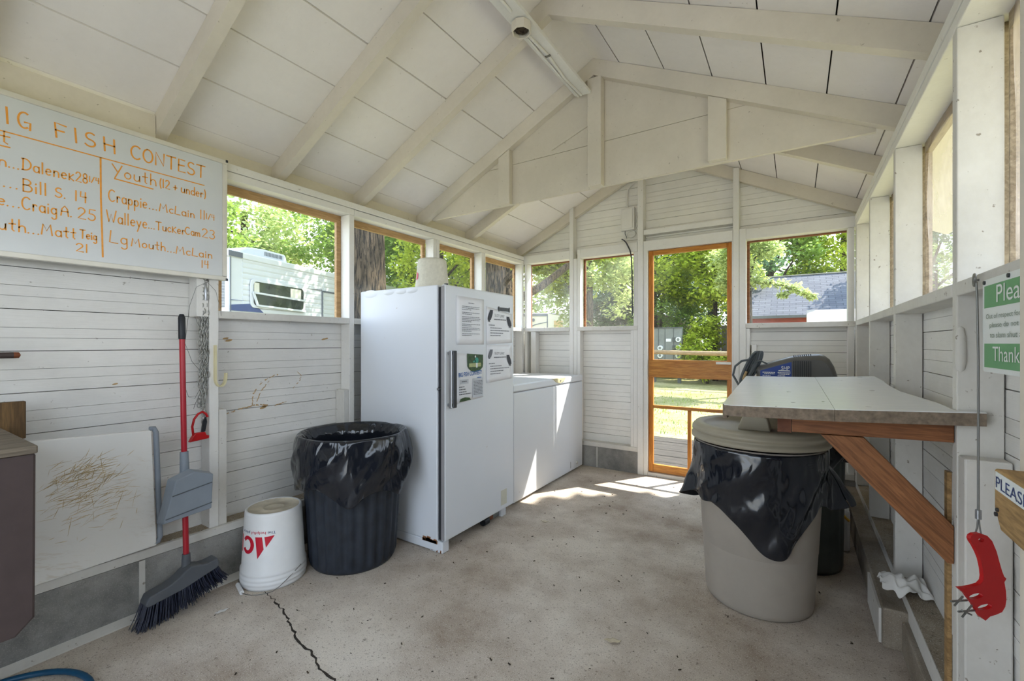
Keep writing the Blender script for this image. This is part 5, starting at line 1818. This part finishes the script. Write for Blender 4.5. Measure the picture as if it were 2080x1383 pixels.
def scrap(name, label, cat, x, y, s, mat, rot, seed, group=None):
    r_ = random.Random(seed)
    b = B()
    def fn(i, j):
        u, v = i - .5, j - .5
        w = (0.25 - u * u) * 2.4
        a = u * s * 2
        c = v * s * w * 1.3
        return (x + a * cos(rot) - c * sin(rot), y + a * sin(rot) + c * cos(rot), 0.003 + s * (.16 * abs(sin(u * 7 + seed)) + .22 * v * v))
    b.grid(fn, 8, 4)
    return tag(b.build(name, M[mat], None, solid=0.0008), label, cat, group)
scrap('dry_leaf', 'dry leaf alone in the middle of the concrete floor', 'leaf', -0.62, 1.715, 0.034, 'leaf_dry', .4, 1)
scrap('paper_scrap', 'small pale paper scrap on the floor by the broom', 'scrap', -2.155, 0.965, 0.028, 'tissue', 1.3, 2)
scrap('dry_leaf', 'small dry leaf on the floor in front of chest freezer', 'leaf', -1.42, 2.62, 0.026, 'leaf_dry', .2, 5)
db = B()
for k in range(240):
    x, y = RNG.uniform(-2.3, 0.25), RNG.uniform(0.6, 3.9)
    if x > 0.0 or RNG.random() < .5:
        pass
    s = RNG.uniform(.0016, .0042)
    a = RNG.uniform(0, 3.1)
    db.bar((x - s * 1.6 * cos(a), y - s * 1.6 * sin(a), .0012 + s * .3), (x + s * 1.6 * cos(a), y + s * 1.6 * sin(a), .0012 + s * .3), s, s * .7)
tag(db.build('floor_debris', M['debris']), 'tiny dark crumbs of dirt scattered over the concrete floor', 'dirt', kind='stuff')

# ------------------------------------------------------------------ ridge board with cable and junction box, electric box
rbd = thing('ridge_board', 'flat white board carrying cables below the roof ridge', 'board', (-1.1, 1.5, 2.74))
b = B()
b.prism([(-1.166, 2.745), (-1.062, 2.735), (-1.060, 2.752), (-1.165, 2.778)], lambda x, z: (x, 2.555, z), lambda x, z: (x, -0.6, z))
b.build('board', M['white'], rbd, bevel=0.002)
b = B(); b.prism([(-1.16, 2.779), (-1.10, 2.766), (-1.10, 2.79), (-1.16, 2.785)], lambda x, z: (x, 1.96, z), lambda x, z: (x, 1.47, z))
b.build('spacer', M['rafter'], rbd)
b = B()
b.tube([(-1.105, -0.5, 2.734), (-1.100, 0.9, 2.734), (-1.108, 1.30, 2.733), (-1.110, 1.72, 2.732)], 0.0075, 8)
b.tube([(-1.125, 1.90, 2.735), (-1.112, 2.10, 2.733), (-1.130, 2.32, 2.735), (-1.120, 2.54, 2.735)], 0.0075, 8)
b.tube([(-1.140, 1.92, 2.737), (-1.146, 2.15, 2.738), (-1.142, 2.55, 2.738)], 0.0065, 8)
b.build('cable', M['white'], rbd)
b = B()
for y in (1.35, 2.08):
    b = B(); b.box(-1.125, -1.095, y, y + .012, 2.723, 2.728)
    b.build('staple', M['steelwire'], rbd)
jb = thing('junction_box', 'round metal junction box open underneath the ridge board', 'junction box', (-1.110, 1.82, 2.70))
b = B()
b.lathe([(0.046, 0.036), (0.048, 0.034), (0.048, -0.008), (0.044, -0.010), (0.041, -0.008), (0.041, 0.022), (0.001, 0.024)], (-1.110, 1.815, 2.698), 8, smooth=False)
b.build('body', M['rafter'], jb)
b = B()
b.tube([(-1.110 + .018 * cos(a), 1.815 + .018 * sin(a), 2.700) for a in [k * .6 for k in range(9)]], 0.005, 6)
b.tube([(-1.13, 1.80, 2.702), (-1.115, 1.83, 2.694), (-1.095, 1.835, 2.70)], 0.005, 6)
b.tube([(-1.110, 1.815, 2.718), (-1.110, 1.815, 2.700)], [0.034, 0.030], 12)
b.build('wires', M['debris'], jb)

eb = thing('electric_box', 'white electric box with tangled cables on the far gable', 'electric box', (-1.33, 4.1, 2.36))
b = B(); b.box(-1.398, -1.268, 4.085, 4.128, 2.262, 2.470)
b.box(-1.385, -1.285, 4.078, 4.0845, 2.275, 2.458)
b.build('body', M['white'], eb, bevel=0.006)
b = B(); b.tube([(-1.345, 4.115, 2.47), (-1.345, 4.115, 2.60), (-1.335, 4.113, 2.655), (-1.30, 4.113, 2.69), (-1.24, 4.115, 2.72)], 0.008, 8)
b.build('conduit', M['white'], eb)
b = B()
b.tube([(-1.30 + 0.042 * cos(a), 4.112 - .002 * a, 2.222 + 0.032 * sin(a)) for a in [k * .5 for k in range(27)]], 0.0045, 6)
b.tube([(-1.262, 4.11, 2.40), (-1.245, 4.10, 2.36), (-1.242, 4.10, 2.30), (-1.265, 4.11, 2.27), (-1.30, 4.11, 2.262)], 0.005, 6)
b.build('coiled_cable', M['white'], eb)
b = B()
b.tube([(-1.362, 4.11, 2.258), (-1.362, 4.108, 2.235), (-1.345, 4.10, 2.20), (-1.34, 4.09, 2.185)], 0.003, 6)
b.tube([(-1.39, 4.10, 2.185), (-1.36, 4.075, 2.165), (-1.325, 4.03, 2.13), (-1.290, 4.025, 2.06), (-1.278, 4.03, 2.0), (-1.272, 4.034, 1.85), (-1.270, 4.034, 1.45)], 0.006, 8)
b.build('loose_cable', M['darkmetal'], eb)

# ------------------------------------------------------------------ outdoors
GZ = -0.12
b = B()
b.grid(lambda i, j: (lerp(-60, 60, i), lerp(-15, 75, j), GZ + 0.03 * sin(i * 40) * sin(j * 33)), 60, 45)
tag(b.build('ground', M['lawn']), kind='structure')
b = B()
for k in range(12):
    y = 4.36 + k * 0.145
    b.box(-2.6, 0.9, y, y + 0.138, -0.11, -0.055 + RNG.uniform(-.003, .003))
tag(b.build('path_deck', M['deck']), kind='structure')

b = B()
b.box(-5.0, 3.5, -9.0, YB - 0.01, -0.16, -0.02)
tag(b.build('path_added_apron', M['apron']), kind='structure')  # unseen pad, added to keep green lawn bounce off the ceiling

def grass_patch(name, label, spots, mat, n, seed, h=0.11):
    r_ = random.Random(seed)
    b = B()
    for (cx, cy, rx, ry) in spots:
        for k in range(n):
            a = r_.uniform(0, 6.28); q = sqrt(r_.random())
            x, y = cx + rx * q * cos(a), cy + ry * q * sin(a)
            t = r_.uniform(0, 6.28); hh = h * r_.uniform(.4, 1.1); w = r_.uniform(.006, .013)
            lx, ly = cos(t) * hh * .7, sin(t) * hh * .7
            b._add([(x - w * sin(t), y + w * cos(t), GZ), (x + w * sin(t), y - w * cos(t), GZ), (x + lx, y + ly, GZ + hh)], [(0, 1, 2)])
    return tag(b.build(name, M[mat]), label, 'grass', kind='stuff')
grass_patch('grass', 'green grass and weeds beyond the deck outside the screen door', [(-1.9, 7.2, 1.1, .8), (-2.9, 8.6, 1.0, .7), (-.6, 7.4, 1.0, .8), (-1.4, 9.6, 2.2, 1.2), (-3.5, 11.5, 2.5, 1.5)], 'blade', 420, 8, .07)

def leaf_mesh(name, clusters, per, size, seed, spread):
    """many small folded leaf blades round the given cluster centres"""
    r_ = random.Random(seed)
    vs, fs = [], []
    for (cx, cy, cz, cr) in clusters:
        for k in range(per):
            u = Vector((r_.gauss(0, 1), r_.gauss(0, 1), r_.gauss(0, 1)))
            u = u.normalized() * cr * r_.random() ** .45
            p = Vector((cx, cy, cz)) + Vector((u.x, u.y, u.z * spread))
            d = Vector((r_.uniform(-1, 1), r_.uniform(-1, 1), r_.uniform(-.8, .4))).normalized()
            s = d.cross(Vector((r_.uniform(-.4, .4), r_.uniform(-.4, .4), 1))).normalized()
            L = size * r_.uniform(.6, 1.3); W = L * r_.uniform(.26, .38)
            o = len(vs)
            m = p + d * L * .45
            vs += [tuple(p), tuple(m + s * W), tuple(p + d * L), tuple(m - s * W)]
            fs.append((o, o + 1, o + 2, o + 3))
    me = bpy.data.meshes.new(name)
    me.from_pydata(vs, [], fs)
    me.update()
    return me

def tree(label, x, y, z0, z1, rx, leaf, trunk_r, seed, n_cl=34, per=170, size=0.13, cr=0.55, name='leafy_tree', lean=(0, 0), group=None, crown_off=(0, 0), limbs=5, trunk_top=None, extra=()):
    r_ = random.Random(seed)
    t = thing(name, label, 'tree', (x, y, GZ), 0, group)
    zc, rz = (z0 + z1) / 2, (z1 - z0) / 2
    cl = []
    for k in range(n_cl):
        u = Vector((r_.gauss(0, 1), r_.gauss(0, 1), r_.gauss(0, 1))).normalized() * r_.uniform(.45, 1.0)
        cl.append((x + crown_off[0] + u.x * rx, y + crown_off[1] + u.y * rx, zc + u.z * rz, cr * r_.uniform(.7, 1.25)))
    cl += list(extra)
    me = leaf_mesh('crown', [(a - x, b_ - y, c - GZ, d) for a, b_, c, d in cl], per, size, seed + 1, .7)
    me.materials.append(M[leaf])
    o = bpy.data.objects.new('crown', me)
    COL.objects.link(o)
    o.parent = t
    b = B()
    zt = trunk_top or (zc + rz * .4)
    top = Vector((x + crown_off[0] * .7 + lean[0], y + crown_off[1] * .7 + lean[1], zt))
    base = Vector((x, y, GZ - .05))
    pts, rs = [], []
    for k in range(9):
        q = k / 8
        p = base.lerp(top, q) + Vector((sin(q * 5 + seed) * .04, cos(q * 4 + seed) * .04, 0)) * trunk_r * 6 * q
        pts.append(p); rs.append(trunk_r * (1.25 if k == 0 else 1.0 - .45 * q))
    b.tube(pts, rs, 14)
    for k in range(limbs):
        c = cl[(k * 5) % len(cl)]
        st = pts[4 + k % 4]
        e = Vector(c[:3])
        mid = st.lerp(e, .5) + Vector((0, 0, .25))
        b.tube([st, mid, e], [trunk_r * .35, trunk_r * .22, trunk_r * .08], 7)
    b.build('trunk', M['bark'], t)
    return t

# big trunk right outside the left windows and its neighbour with the slanting limb
tree('thick dark trunk standing just outside the second window of the left wall', -4.54, 3.63, 6.2, 9.5, 3.2, 'leaf_b', 0.325, 1, 60, 200, .16, .7, 'oak_tree', limbs=4, trunk_top=8.0)  # tree positions here and below taken from image pixels at assumed depths
t2 = tree('rough tree trunk outside the last window of the left wall', -5.15, 7.45, 5.6, 9.0, 3.0, 'leaf_a', 0.24, 2, 40, 150, .16, .7, 'oak_tree', limbs=3, trunk_top=7.5)
b = B()
b.tube([(-5.1, 7.45, 1.75), (-4.75, 7.62, 2.08), (-4.35, 7.9, 2.36), (-3.85, 8.22, 2.82), (-3.2, 8.6, 3.5), (-2.7, 8.9, 4.2)], [.105, .09, .078, .066, .05, .03], 10)
b.tube([(-5.0, 7.45, 2.4), (-4.7, 7.6, 2.75), (-4.3, 7.8, 3.0)], [.07, .06, .04], 8)
b.build('limb', M['bark'], t2)
tree('second trunk right beside the rough one outside the last window of the left wall', -4.75, 7.85, 5.6, 8.8, 3.2, 'leaf_b', 0.19, 3, 70, 170, .17, .8, 'oak_tree', limbs=3, trunk_top=7.2, crown_off=(-2.3, .9))
tree('slender dark tree between the trunks seen through the third left window', -6.75, 8.75, 2.6, 6.2, 1.7, 'leaf_a', 0.13, 4, 30, 150, .14, .55)
# left windows
tree('pale tall tree above the front end of the white trailer', -16.8, 8.3, 2.4, 7.4, 2.4, 'leaf_c', 0.2, 5, 50, 160, .2, .8, 'tall_tree')
tree('dark tree at the left edge of the first left window', -14.4, 5.6, 2.0, 5.6, 1.3, 'leaf_b', 0.2, 6, 34, 190, .17, .7, 'tall_tree')
tree('leafy tree behind the air conditioner of the white trailer', -13.0, 9.7, 2.4, 6.6, 1.9, 'leaf_b', 0.18, 7, 46, 180, .16, .65)
tree('bushy green tree beyond the far end of the white trailer', -11.6, 11.4, 1.2, 6.6, 2.3, 'leaf_b', 0.18, 8, 66, 190, .16, .65)
tree('bright green tree seen between the thick trunk and the small pail', -8.9, 9.9, 1.2, 5.2, 1.6, 'leaf_a', 0.14, 9, 44, 190, .14, .5)
tree('light tree beyond the white pail on the upright freezer', -9.9, 13.0, 2.6, 6.4, 2.0, 'leaf_c', 0.15, 10, 50, 180, .16, .6)
# far windows and door
tree('yellow green tree beyond the slanting limb in the corner window', -5.5, 12.85, 2.7, 6.2, 1.9, 'leaf_a', 0.15, 11, 60, 190, .15, .55, crown_off=(-.85, -.4))
tree('pale grey green tree in the middle of the far hazy window', -5.45, 13.0, 1.6, 6.4, 1.9, 'leaf_c', 0.13, 12, 60, 180, .15, .55)
tree('dark undergrowth tree low behind the far hazy window', -6.7, 18.5, 0.3, 4.2, 1.5, 'leaf_d', 0.15, 13, 56, 180, .18, .7)
tree('big yellow green tree filling the upper part of the screen door', -4.6, 17.4, 2.1, 7.4, 2.35, 'leaf_a', 0.12, 14, 72, 220, .17, .62)
tree('green shrubby tree behind the meter panel', -4.4, 17.6, 0.2, 4.2, 1.7, 'leaf_b', 0.08, 15, 40, 200, .12, .45)
tree('low leafy bush beside the meter panel by the grey fence', -2.45, 15.7, 0.0, 2.0, .85, 'leaf_a', 0.05, 16, 34, 150, .13, .36, 'bush')
tree('bright tree behind the bush outside the right half of the screen door', -2.4, 17.0, 2.4, 6.4, 1.35, 'leaf_a', 0.09, 17, 44, 210, .16, .55)
tree('dark blue green tree far behind the screen door', -3.2, 21.5, 1.0, 9.0, 2.6, 'leaf_d', 0.2, 18, 60, 180, .2, .8)
tree('feathery pale tree hanging a branch over the grey shingle roof', -1.0, 12.6, 2.3, 4.3, .95, 'leaf_c', 0.10, 19, 34, 210, .10, .36)
b = B()
t4 = thing('tree_branch', 'leafy low branch reaching across the grey shingle roof', 'branch', (-1.0, 12.5, 2.4))
b.tube([(-1.0, 12.5, 2.72), (-.5, 12.4, 2.66), (.0, 12.35, 2.45), (.32, 12.3, 2.25)], [.04, .03, .02, .008], 7)
b.build('stem', M['bark'], t4)
me = leaf_mesh('leaves', [(0.1, -.1, .32, .22), (.4, -.1, .28, .22), (.7, -.12, .22, .2), (.95, -.15, .1, .18), (1.15, -.18, -.02, .14), (1.3, -.2, -.12, .12), (0.75, -.15, -.05, .12)], 170, .09, 77, .6)
me.materials.append(M['leaf_c'])
o = bpy.data.objects.new('leaves', me); COL.objects.link(o); o.parent = t4
tree('rounded green tree behind the ridge of the grey shingle roof', -1.0, 24.5, 2.0, 8.4, 2.6, 'leaf_b', 0.2, 20, 60, 180, .2, .8)
tree('tall yellowish tree behind the middle of the grey roof', 1.9, 26.0, 2.2, 9.5, 2.9, 'leaf_a', 0.2, 21, 66, 190, .2, .8)
tree('broad pale tree behind the right end of the grey roof', 5.2, 27.0, 1.5, 10.0, 3.4, 'leaf_c', 0.2, 22, 66, 190, .22, .9)
tree('dark tree at the right end of the grey roof', 3.3, 18.2, 3.2, 7.4, 1.2, 'leaf_d', 0.12, 23, 34, 170, .13, .45)
# outside the right wall
tree('leaning tree outside the plastic film of the right wall', 1.95, 7.2, 5.0, 8.0, .62, 'leaf_b', 0.16, 24, 46, 170, .17, .36, 'oak_tree', limbs=5, trunk_top=6.5, crown_off=(0.42, 0), extra=[(1.45, 7.3, 6.9, .2), (1.6, 7.1, 6.2, .3), (1.35, 6.9, 5.9, .2), (1.5, 6.8, 5.6, .25)])
tree('green tree further off beyond the plastic film of the right wall', 5.2, 10.5, .8, 6.0, 2.0, 'leaf_c', 0.14, 25, 40, 160, .16, .6)
# far tree line
for k, (x, y, h, r, m) in enumerate(((-27, 13, 8.0, 3.4, 'leaf_c'), (-22, 22, 7.5, 4, 'leaf_b'), (-16, 26, 9, 4, 'leaf_c'), (-11, 30, 9, 4, 'leaf_b'), (-6, 31, 9.5, 4, 'leaf_c'), (-1.5, 34, 10, 4, 'leaf_b'), (9.5, 30, 10, 4, 'leaf_b'))):
    tree(('pale', 'green')[m == 'leaf_b'] + ' tree of the distant row beyond the ' + ('white trailer', 'white trailer far end', 'thick trunk', 'cream trailer', 'pink roof', 'dark blue green tree', 'plastic film windows')[k], x, y, 1.0, h, r, m, .25, 40 + k, 46, 130, .32, 1.25, 'distant_tree', group='distant trees')

# ---- white travel trailer
tr = thing('travel_trailer', 'white travel trailer parked outside the first left window', 'trailer', (-8.67, 4.0, 0), atan2(-0.959, -0.284) + pi)
# own frame: x along the side, y away from the shed
for o_ in (tr,):
    o_.rotation_euler = (0, 0, atan2(0.959, -0.284))
b = B(); b.box(0, 6.2, 0.0, 2.4, 0.45, 2.86)
shell = b.build('shell', M['rv'], tr, bevel=0.03)
b = B()
for k in range(19):
    z = 0.85 + k * 0.104
    b.prism([(0, z), (-0.010, z + 0.03), (-0.009, z + 0.085), (0, z + 0.10)], lambda y, zz: (0.28, y, zz), lambda y, zz: (2.42, y, zz))
    b.prism([(0, z), (-0.010, z + 0.03), (-0.009, z + 0.085), (0, z + 0.10)], lambda y, zz: (2.50, y, zz), lambda y, zz: (6.1, y, zz))
b.build('ribbed_siding', M['rv'], shell)
b = B(); b.box(-0.03, 6.22, -0.03, 2.43, 2.78, 2.90)
b.build('roof_edge', M['rv'], tr, bevel=0.02)
b = B(); b.box(-0.035, 0.26, -0.036, -0.028, 2.79, 2.89); b.box(0.005, .025, -.024, -.018, .6, 2.78)
b.build('corner_trim', M['rvdark'], shell)
b = B()
b._add([(0.0, -.021, 1.80), (0.75, -.021, 1.80), (0.62, -.021, 1.90), (0.42, -.021, 1.95), (0.0, -.021, 1.90)], [(0, 1, 2, 3, 4)])
b._add([(0.0, -.021, 1.985), (0.40, -.021, 2.0), (0.0, -.021, 2.0)], [(0, 1, 2)])
b.build('stripe', M['navy'], shell)
b = B()
b.prism(rr(0.43, 1.86, 1.88, 2.44, .09), lambda x, z: (x, -0.022, z), lambda x, z: (x, -0.045, z))
wfr = b.build('window_frame', M['rv'], tr, bevel=0.006)
b = B()
b.prism(rr(0.49, 1.80, 1.93, 2.39, .07), lambda x, z: (x, -0.046, z), lambda x, z: (x, -0.049, z))
b.build('window_glass', M['darkglass'], wfr)
b = B()
b.box(.50, .62, -.0502, -.051, 2.19, 2.37); b.box(1.42, 1.72, -.0502, -.051, 2.14, 2.36)
b.build('curtain', M['curtain'], wfr)
b = B()
for (p, q) in (((.46, 2.17), (1.83, 2.13)), ((.56, 1.93), (1.83, 1.90)), ((.46, 2.17), (.56, 1.93)), ((1.83, 2.13), (1.83, 1.90))):
    b.bar((p[0], -.075, p[1]), (q[0], -.075, q[1]), .03, .035)
b.build('open_sash', M['rv'], wfr)
b = B()
b.prism([(0.25, 2.905), (0.62, 3.09), (1.02, 3.13), (1.60, 3.12), (1.68, 2.905)], lambda x, z: (x, 1.3, z), lambda x, z: (x, .25, z))
ac = b.build('air_conditioner', M['rv'], tr, bevel=0.03)
b = B()
for k in range(13):
    x = 1.02 + k * 0.037
    b.box(x + .02, x + .038, .244, .249, 3.00, 3.08)
b.build('grille', M['rvdark'], ac)
b = B()
b.box(2.43, 2.445, -.03, -.0, .8, 2.40); b.box(2.43, 6.0, -.03, -.0, 2.40, 2.43)
b._add([(1.95, -.024, 2.42), (2.42, -.024, 2.42), (2.42, -.024, 2.455)], [(0, 1, 2)])
b.build('slide_out_trim', M['rvdark'], shell)
b = B()
for k in range(18):
    b.box(-.012, -.004, .10, .26, 1.86 + k * .028, 1.876 + k * .028)
b.build('front_vent', M['rvdark'], shell)
for x in (2.6, 3.5):
    b = B(); b.tube([(x, .02, .22), (x, .22, .22)], .34, 20)
    b.build('wheel', M['black'], tr)
b = B(); b.box(-.9, 0.1, 1.1, 1.3, .34, .45); b.box(-.85, -.75, 1.15, 1.25, GZ, .34)
b.build('tongue', M['rvdark'], tr)

# ---- cream trailer far off
t3 = thing('travel_trailer', 'small cream trailer far off through the corner window', 'trailer', (-13.3, 22.3, 0), atan2(1.52, 2.36))
b = B(); b.box(-.8, 6.0, 0, 2.4, .5, 2.98)
s2 = b.build('shell', M['rv2'], t3, bevel=.06)
b = B()
b.box(-.79, 1.25, -.02, -.004, 2.78, 2.93); b.box(1.20, 1.26, -.02, -.004, 1.0, 2.9)
b._add([(-.1, -.015, 1.95), (.5, -.015, 2.25), (1.2, -.015, 2.42), (1.2, -.015, 2.46), (.5, -.015, 2.31), (-.1, -.015, 2.02)], [(0, 1, 2, 3, 4, 5)])
b._add([(1.3, -.015, 2.93), (2.1, -.015, 2.82), (2.6, -.015, 2.58), (2.1, -.015, 2.87), (1.3, -.015, 2.97)], [(0, 1, 2, 3, 4)])
b.disc((.40, -.02, 2.56), .10, 14, (0, -1, 0))
b.box(-.75, -.25, -.02, -.004, 1.6, 2.28); b.box(2.68, 3.0, -.02, -.004, 1.4, 2.5)
b.build('stripe', M['rvdark'], s2)
b = B(); b.box(1.62, 2.12, -.03, -.004, 1.5, 2.52)
b.build('door', M['tan'], t3)
for x in (2.0, 3.0):
    b = B(); b.tube([(x, .02, .22), (x, .22, .22)], .34, 16)
    b.build('wheel', M['black'], t3)

# ---- pinkish roof beyond the hazy window
pr = thing('house', 'pinkish low roof seen at the lower right of the hazy far window', 'house', (-6.0, 20.5, GZ))
b = B(); b.prism([(-7.2, 1.6), (-3.6, 1.6), (-4.4, 2.35), (-5.6, 2.55)], lambda x, z: (x, 20, z), lambda x, z: (x, 23, z))
b.build('roof', M['pinkroof'], pr)
b = B(); b.box(-6.9, -3.8, 20.2, 22.8, GZ, 1.6)
b.build('walls', M['tan'], pr)

# ---- garage with the grey roof, small shed in front
ga = thing('garage', 'garage with wide grey shingle roof and red boards', 'garage', (0.8, 17.5, GZ))
b = B()
vs = [(-1.75, 15.0, 2.0), (2.65, 15.0, 2.0), (2.65, 17.5, 3.44), (-1.75, 17.5, 3.44), (-1.75, 20.0, 2.0), (2.65, 20.0, 2.0)]
b._add(vs + [(x, y, z - .06) for x, y, z in vs], [(0, 1, 2, 3), (3, 2, 5, 4), (7, 6, 9, 8), (8, 9, 10, 11), (0, 6, 7, 1), (4, 5, 11, 10), (0, 3, 9, 6), (3, 4, 10, 9), (1, 7, 8, 2), (2, 8, 11, 5)])
ro = b.build('roof', M['shingle'], ga)
b = B(); b.box(-1.75, 2.65, 14.94, 14.995, 1.925, 2.005)
b.build('gutter', M['meterdark'], ro)
b = B(); b.box(-1.75, 2.65, 17.46, 17.54, 3.44, 3.475)
b.build('ridge_cap', M['fence'], ro)
b = B(); b.box(-1.6, 2.5, 15.25, 19.7, GZ, 2.0)
b.prism([(15.25, 2.0), (19.7, 2.0), (17.5, 3.3)], lambda y, z: (2.5, y, z), lambda y, z: (-1.6, y, z))
b.build('walls', M['redsiding'], ga)
sh = thing('shed', 'small shed with pale roof in front of the garage', 'shed', (1.4, 12.3, GZ))
b = B()
vs = [(.20, 11.4, 1.42), (2.6, 11.4, 1.42), (2.6, 12.1, 1.95), (.20, 12.1, 1.95), (.20, 12.8, 1.42), (2.6, 12.8, 1.42)]
b._add(vs + [(x, y, z - .04) for x, y, z in vs], [(0, 1, 2, 3), (3, 2, 5, 4), (7, 6, 9, 8), (8, 9, 10, 11), (0, 6, 7, 1), (4, 5, 11, 10), (0, 3, 9, 6), (3, 4, 10, 9), (1, 7, 8, 2), (2, 8, 11, 5)])
b.build('roof', M['paleroof'], sh)
b = B(); b.box(.28, 2.5, 11.5, 12.7, GZ, 1.45)
b.prism([(11.5, 1.45), (12.7, 1.45), (12.1, 1.88)], lambda y, z: (2.5, y, z), lambda y, z: (.28, y, z))
b.build('walls', M['tan'], sh)

# ---- meter panel, rail, fence: sizes and positions scaled about the camera
mp = thing('meter_panel', 'grey electric meter panel with round meters on the lawn', 'meter panel', (-3.65, 15.25, GZ))
b = B(); b.box(-4.15, -3.15, 15.2, 15.42, 0.33, 1.73)
cab = b.build('cabinet', M['meter'], mp, bevel=.015)
b = B()
for x in (-3.89, -3.68, -3.40):
    b.box(x - .008, x + .008, 15.185, 15.199, .36, 1.71)
b.box(-4.15, -3.15, 15.18, 15.199, 1.69, 1.73)
b.build('door_seam', M['meterdark'], cab)
for (x, z) in ((-3.82, 1.04), (-3.24, 1.32), (-3.24, 1.06), (-3.82, .79), (-3.24, .79)):
    b = B()
    b.tube([(x, 15.199, z), (x, 15.09, z)], .082, 18)
    m_ = b.build('meter', M['signwhite'], mp)
    b = B(); b.tube([(x, 15.089, z), (x, 15.083, z)], .045, 12)
    b.build('dial', M['meter'], m_)
b = B(); b.box(-3.645, -3.48, 15.18, 15.1985, 1.25, 1.35)
b.build('label', M['signwhite'], mp)
for z in (1.25, .99):
    b = B(); b.box(-3.435, -3.345, 15.15, 15.1985, z, z + .14)
    b.build('breaker_box', M['meterdark'], mp)
for x in (-4.05, -3.24):
    b = B(); b.box(x - .05, x + .05, 15.24, 15.34, GZ, .33)
    b.build('post', M['meterdark'], mp)
rl = thing('rail_fence', 'low weathered wooden rail in front of the meter panel', 'fence', (-2.9, 13.7, GZ))
b = B(); b.tube([(-6.0, 13.7, .94), (-3.7, 13.7, .935), (-2.4, 13.7, .91), (-.6, 13.7, .895)], .068, 10)
b.build('rail', M['raillog'], rl)
for x in (-5.9, -.7):
    b = B(); b.tube([(x, 13.79, GZ - .05), (x, 13.79, 1.1)], .08, 10)
    b.build('post', M['warmrail'], rl)
fe = thing('board_fence', 'grey weathered board fence behind the low bush', 'fence', (-2.2, 17.2, GZ))
for (x0, x1) in ((-2.65, -2.25), (-2.24, -1.87), (-1.86, -1.80)):
    b = B(); b.box(x0, x1, 17.2, 17.26, GZ, 1.83)
    b.build('board', M['fence'], fe)
b = B(); b.box(-2.68, -1.80, 17.27, 17.33, 1.3, 1.42)
b.build('cross_rail', M['fence'], fe)
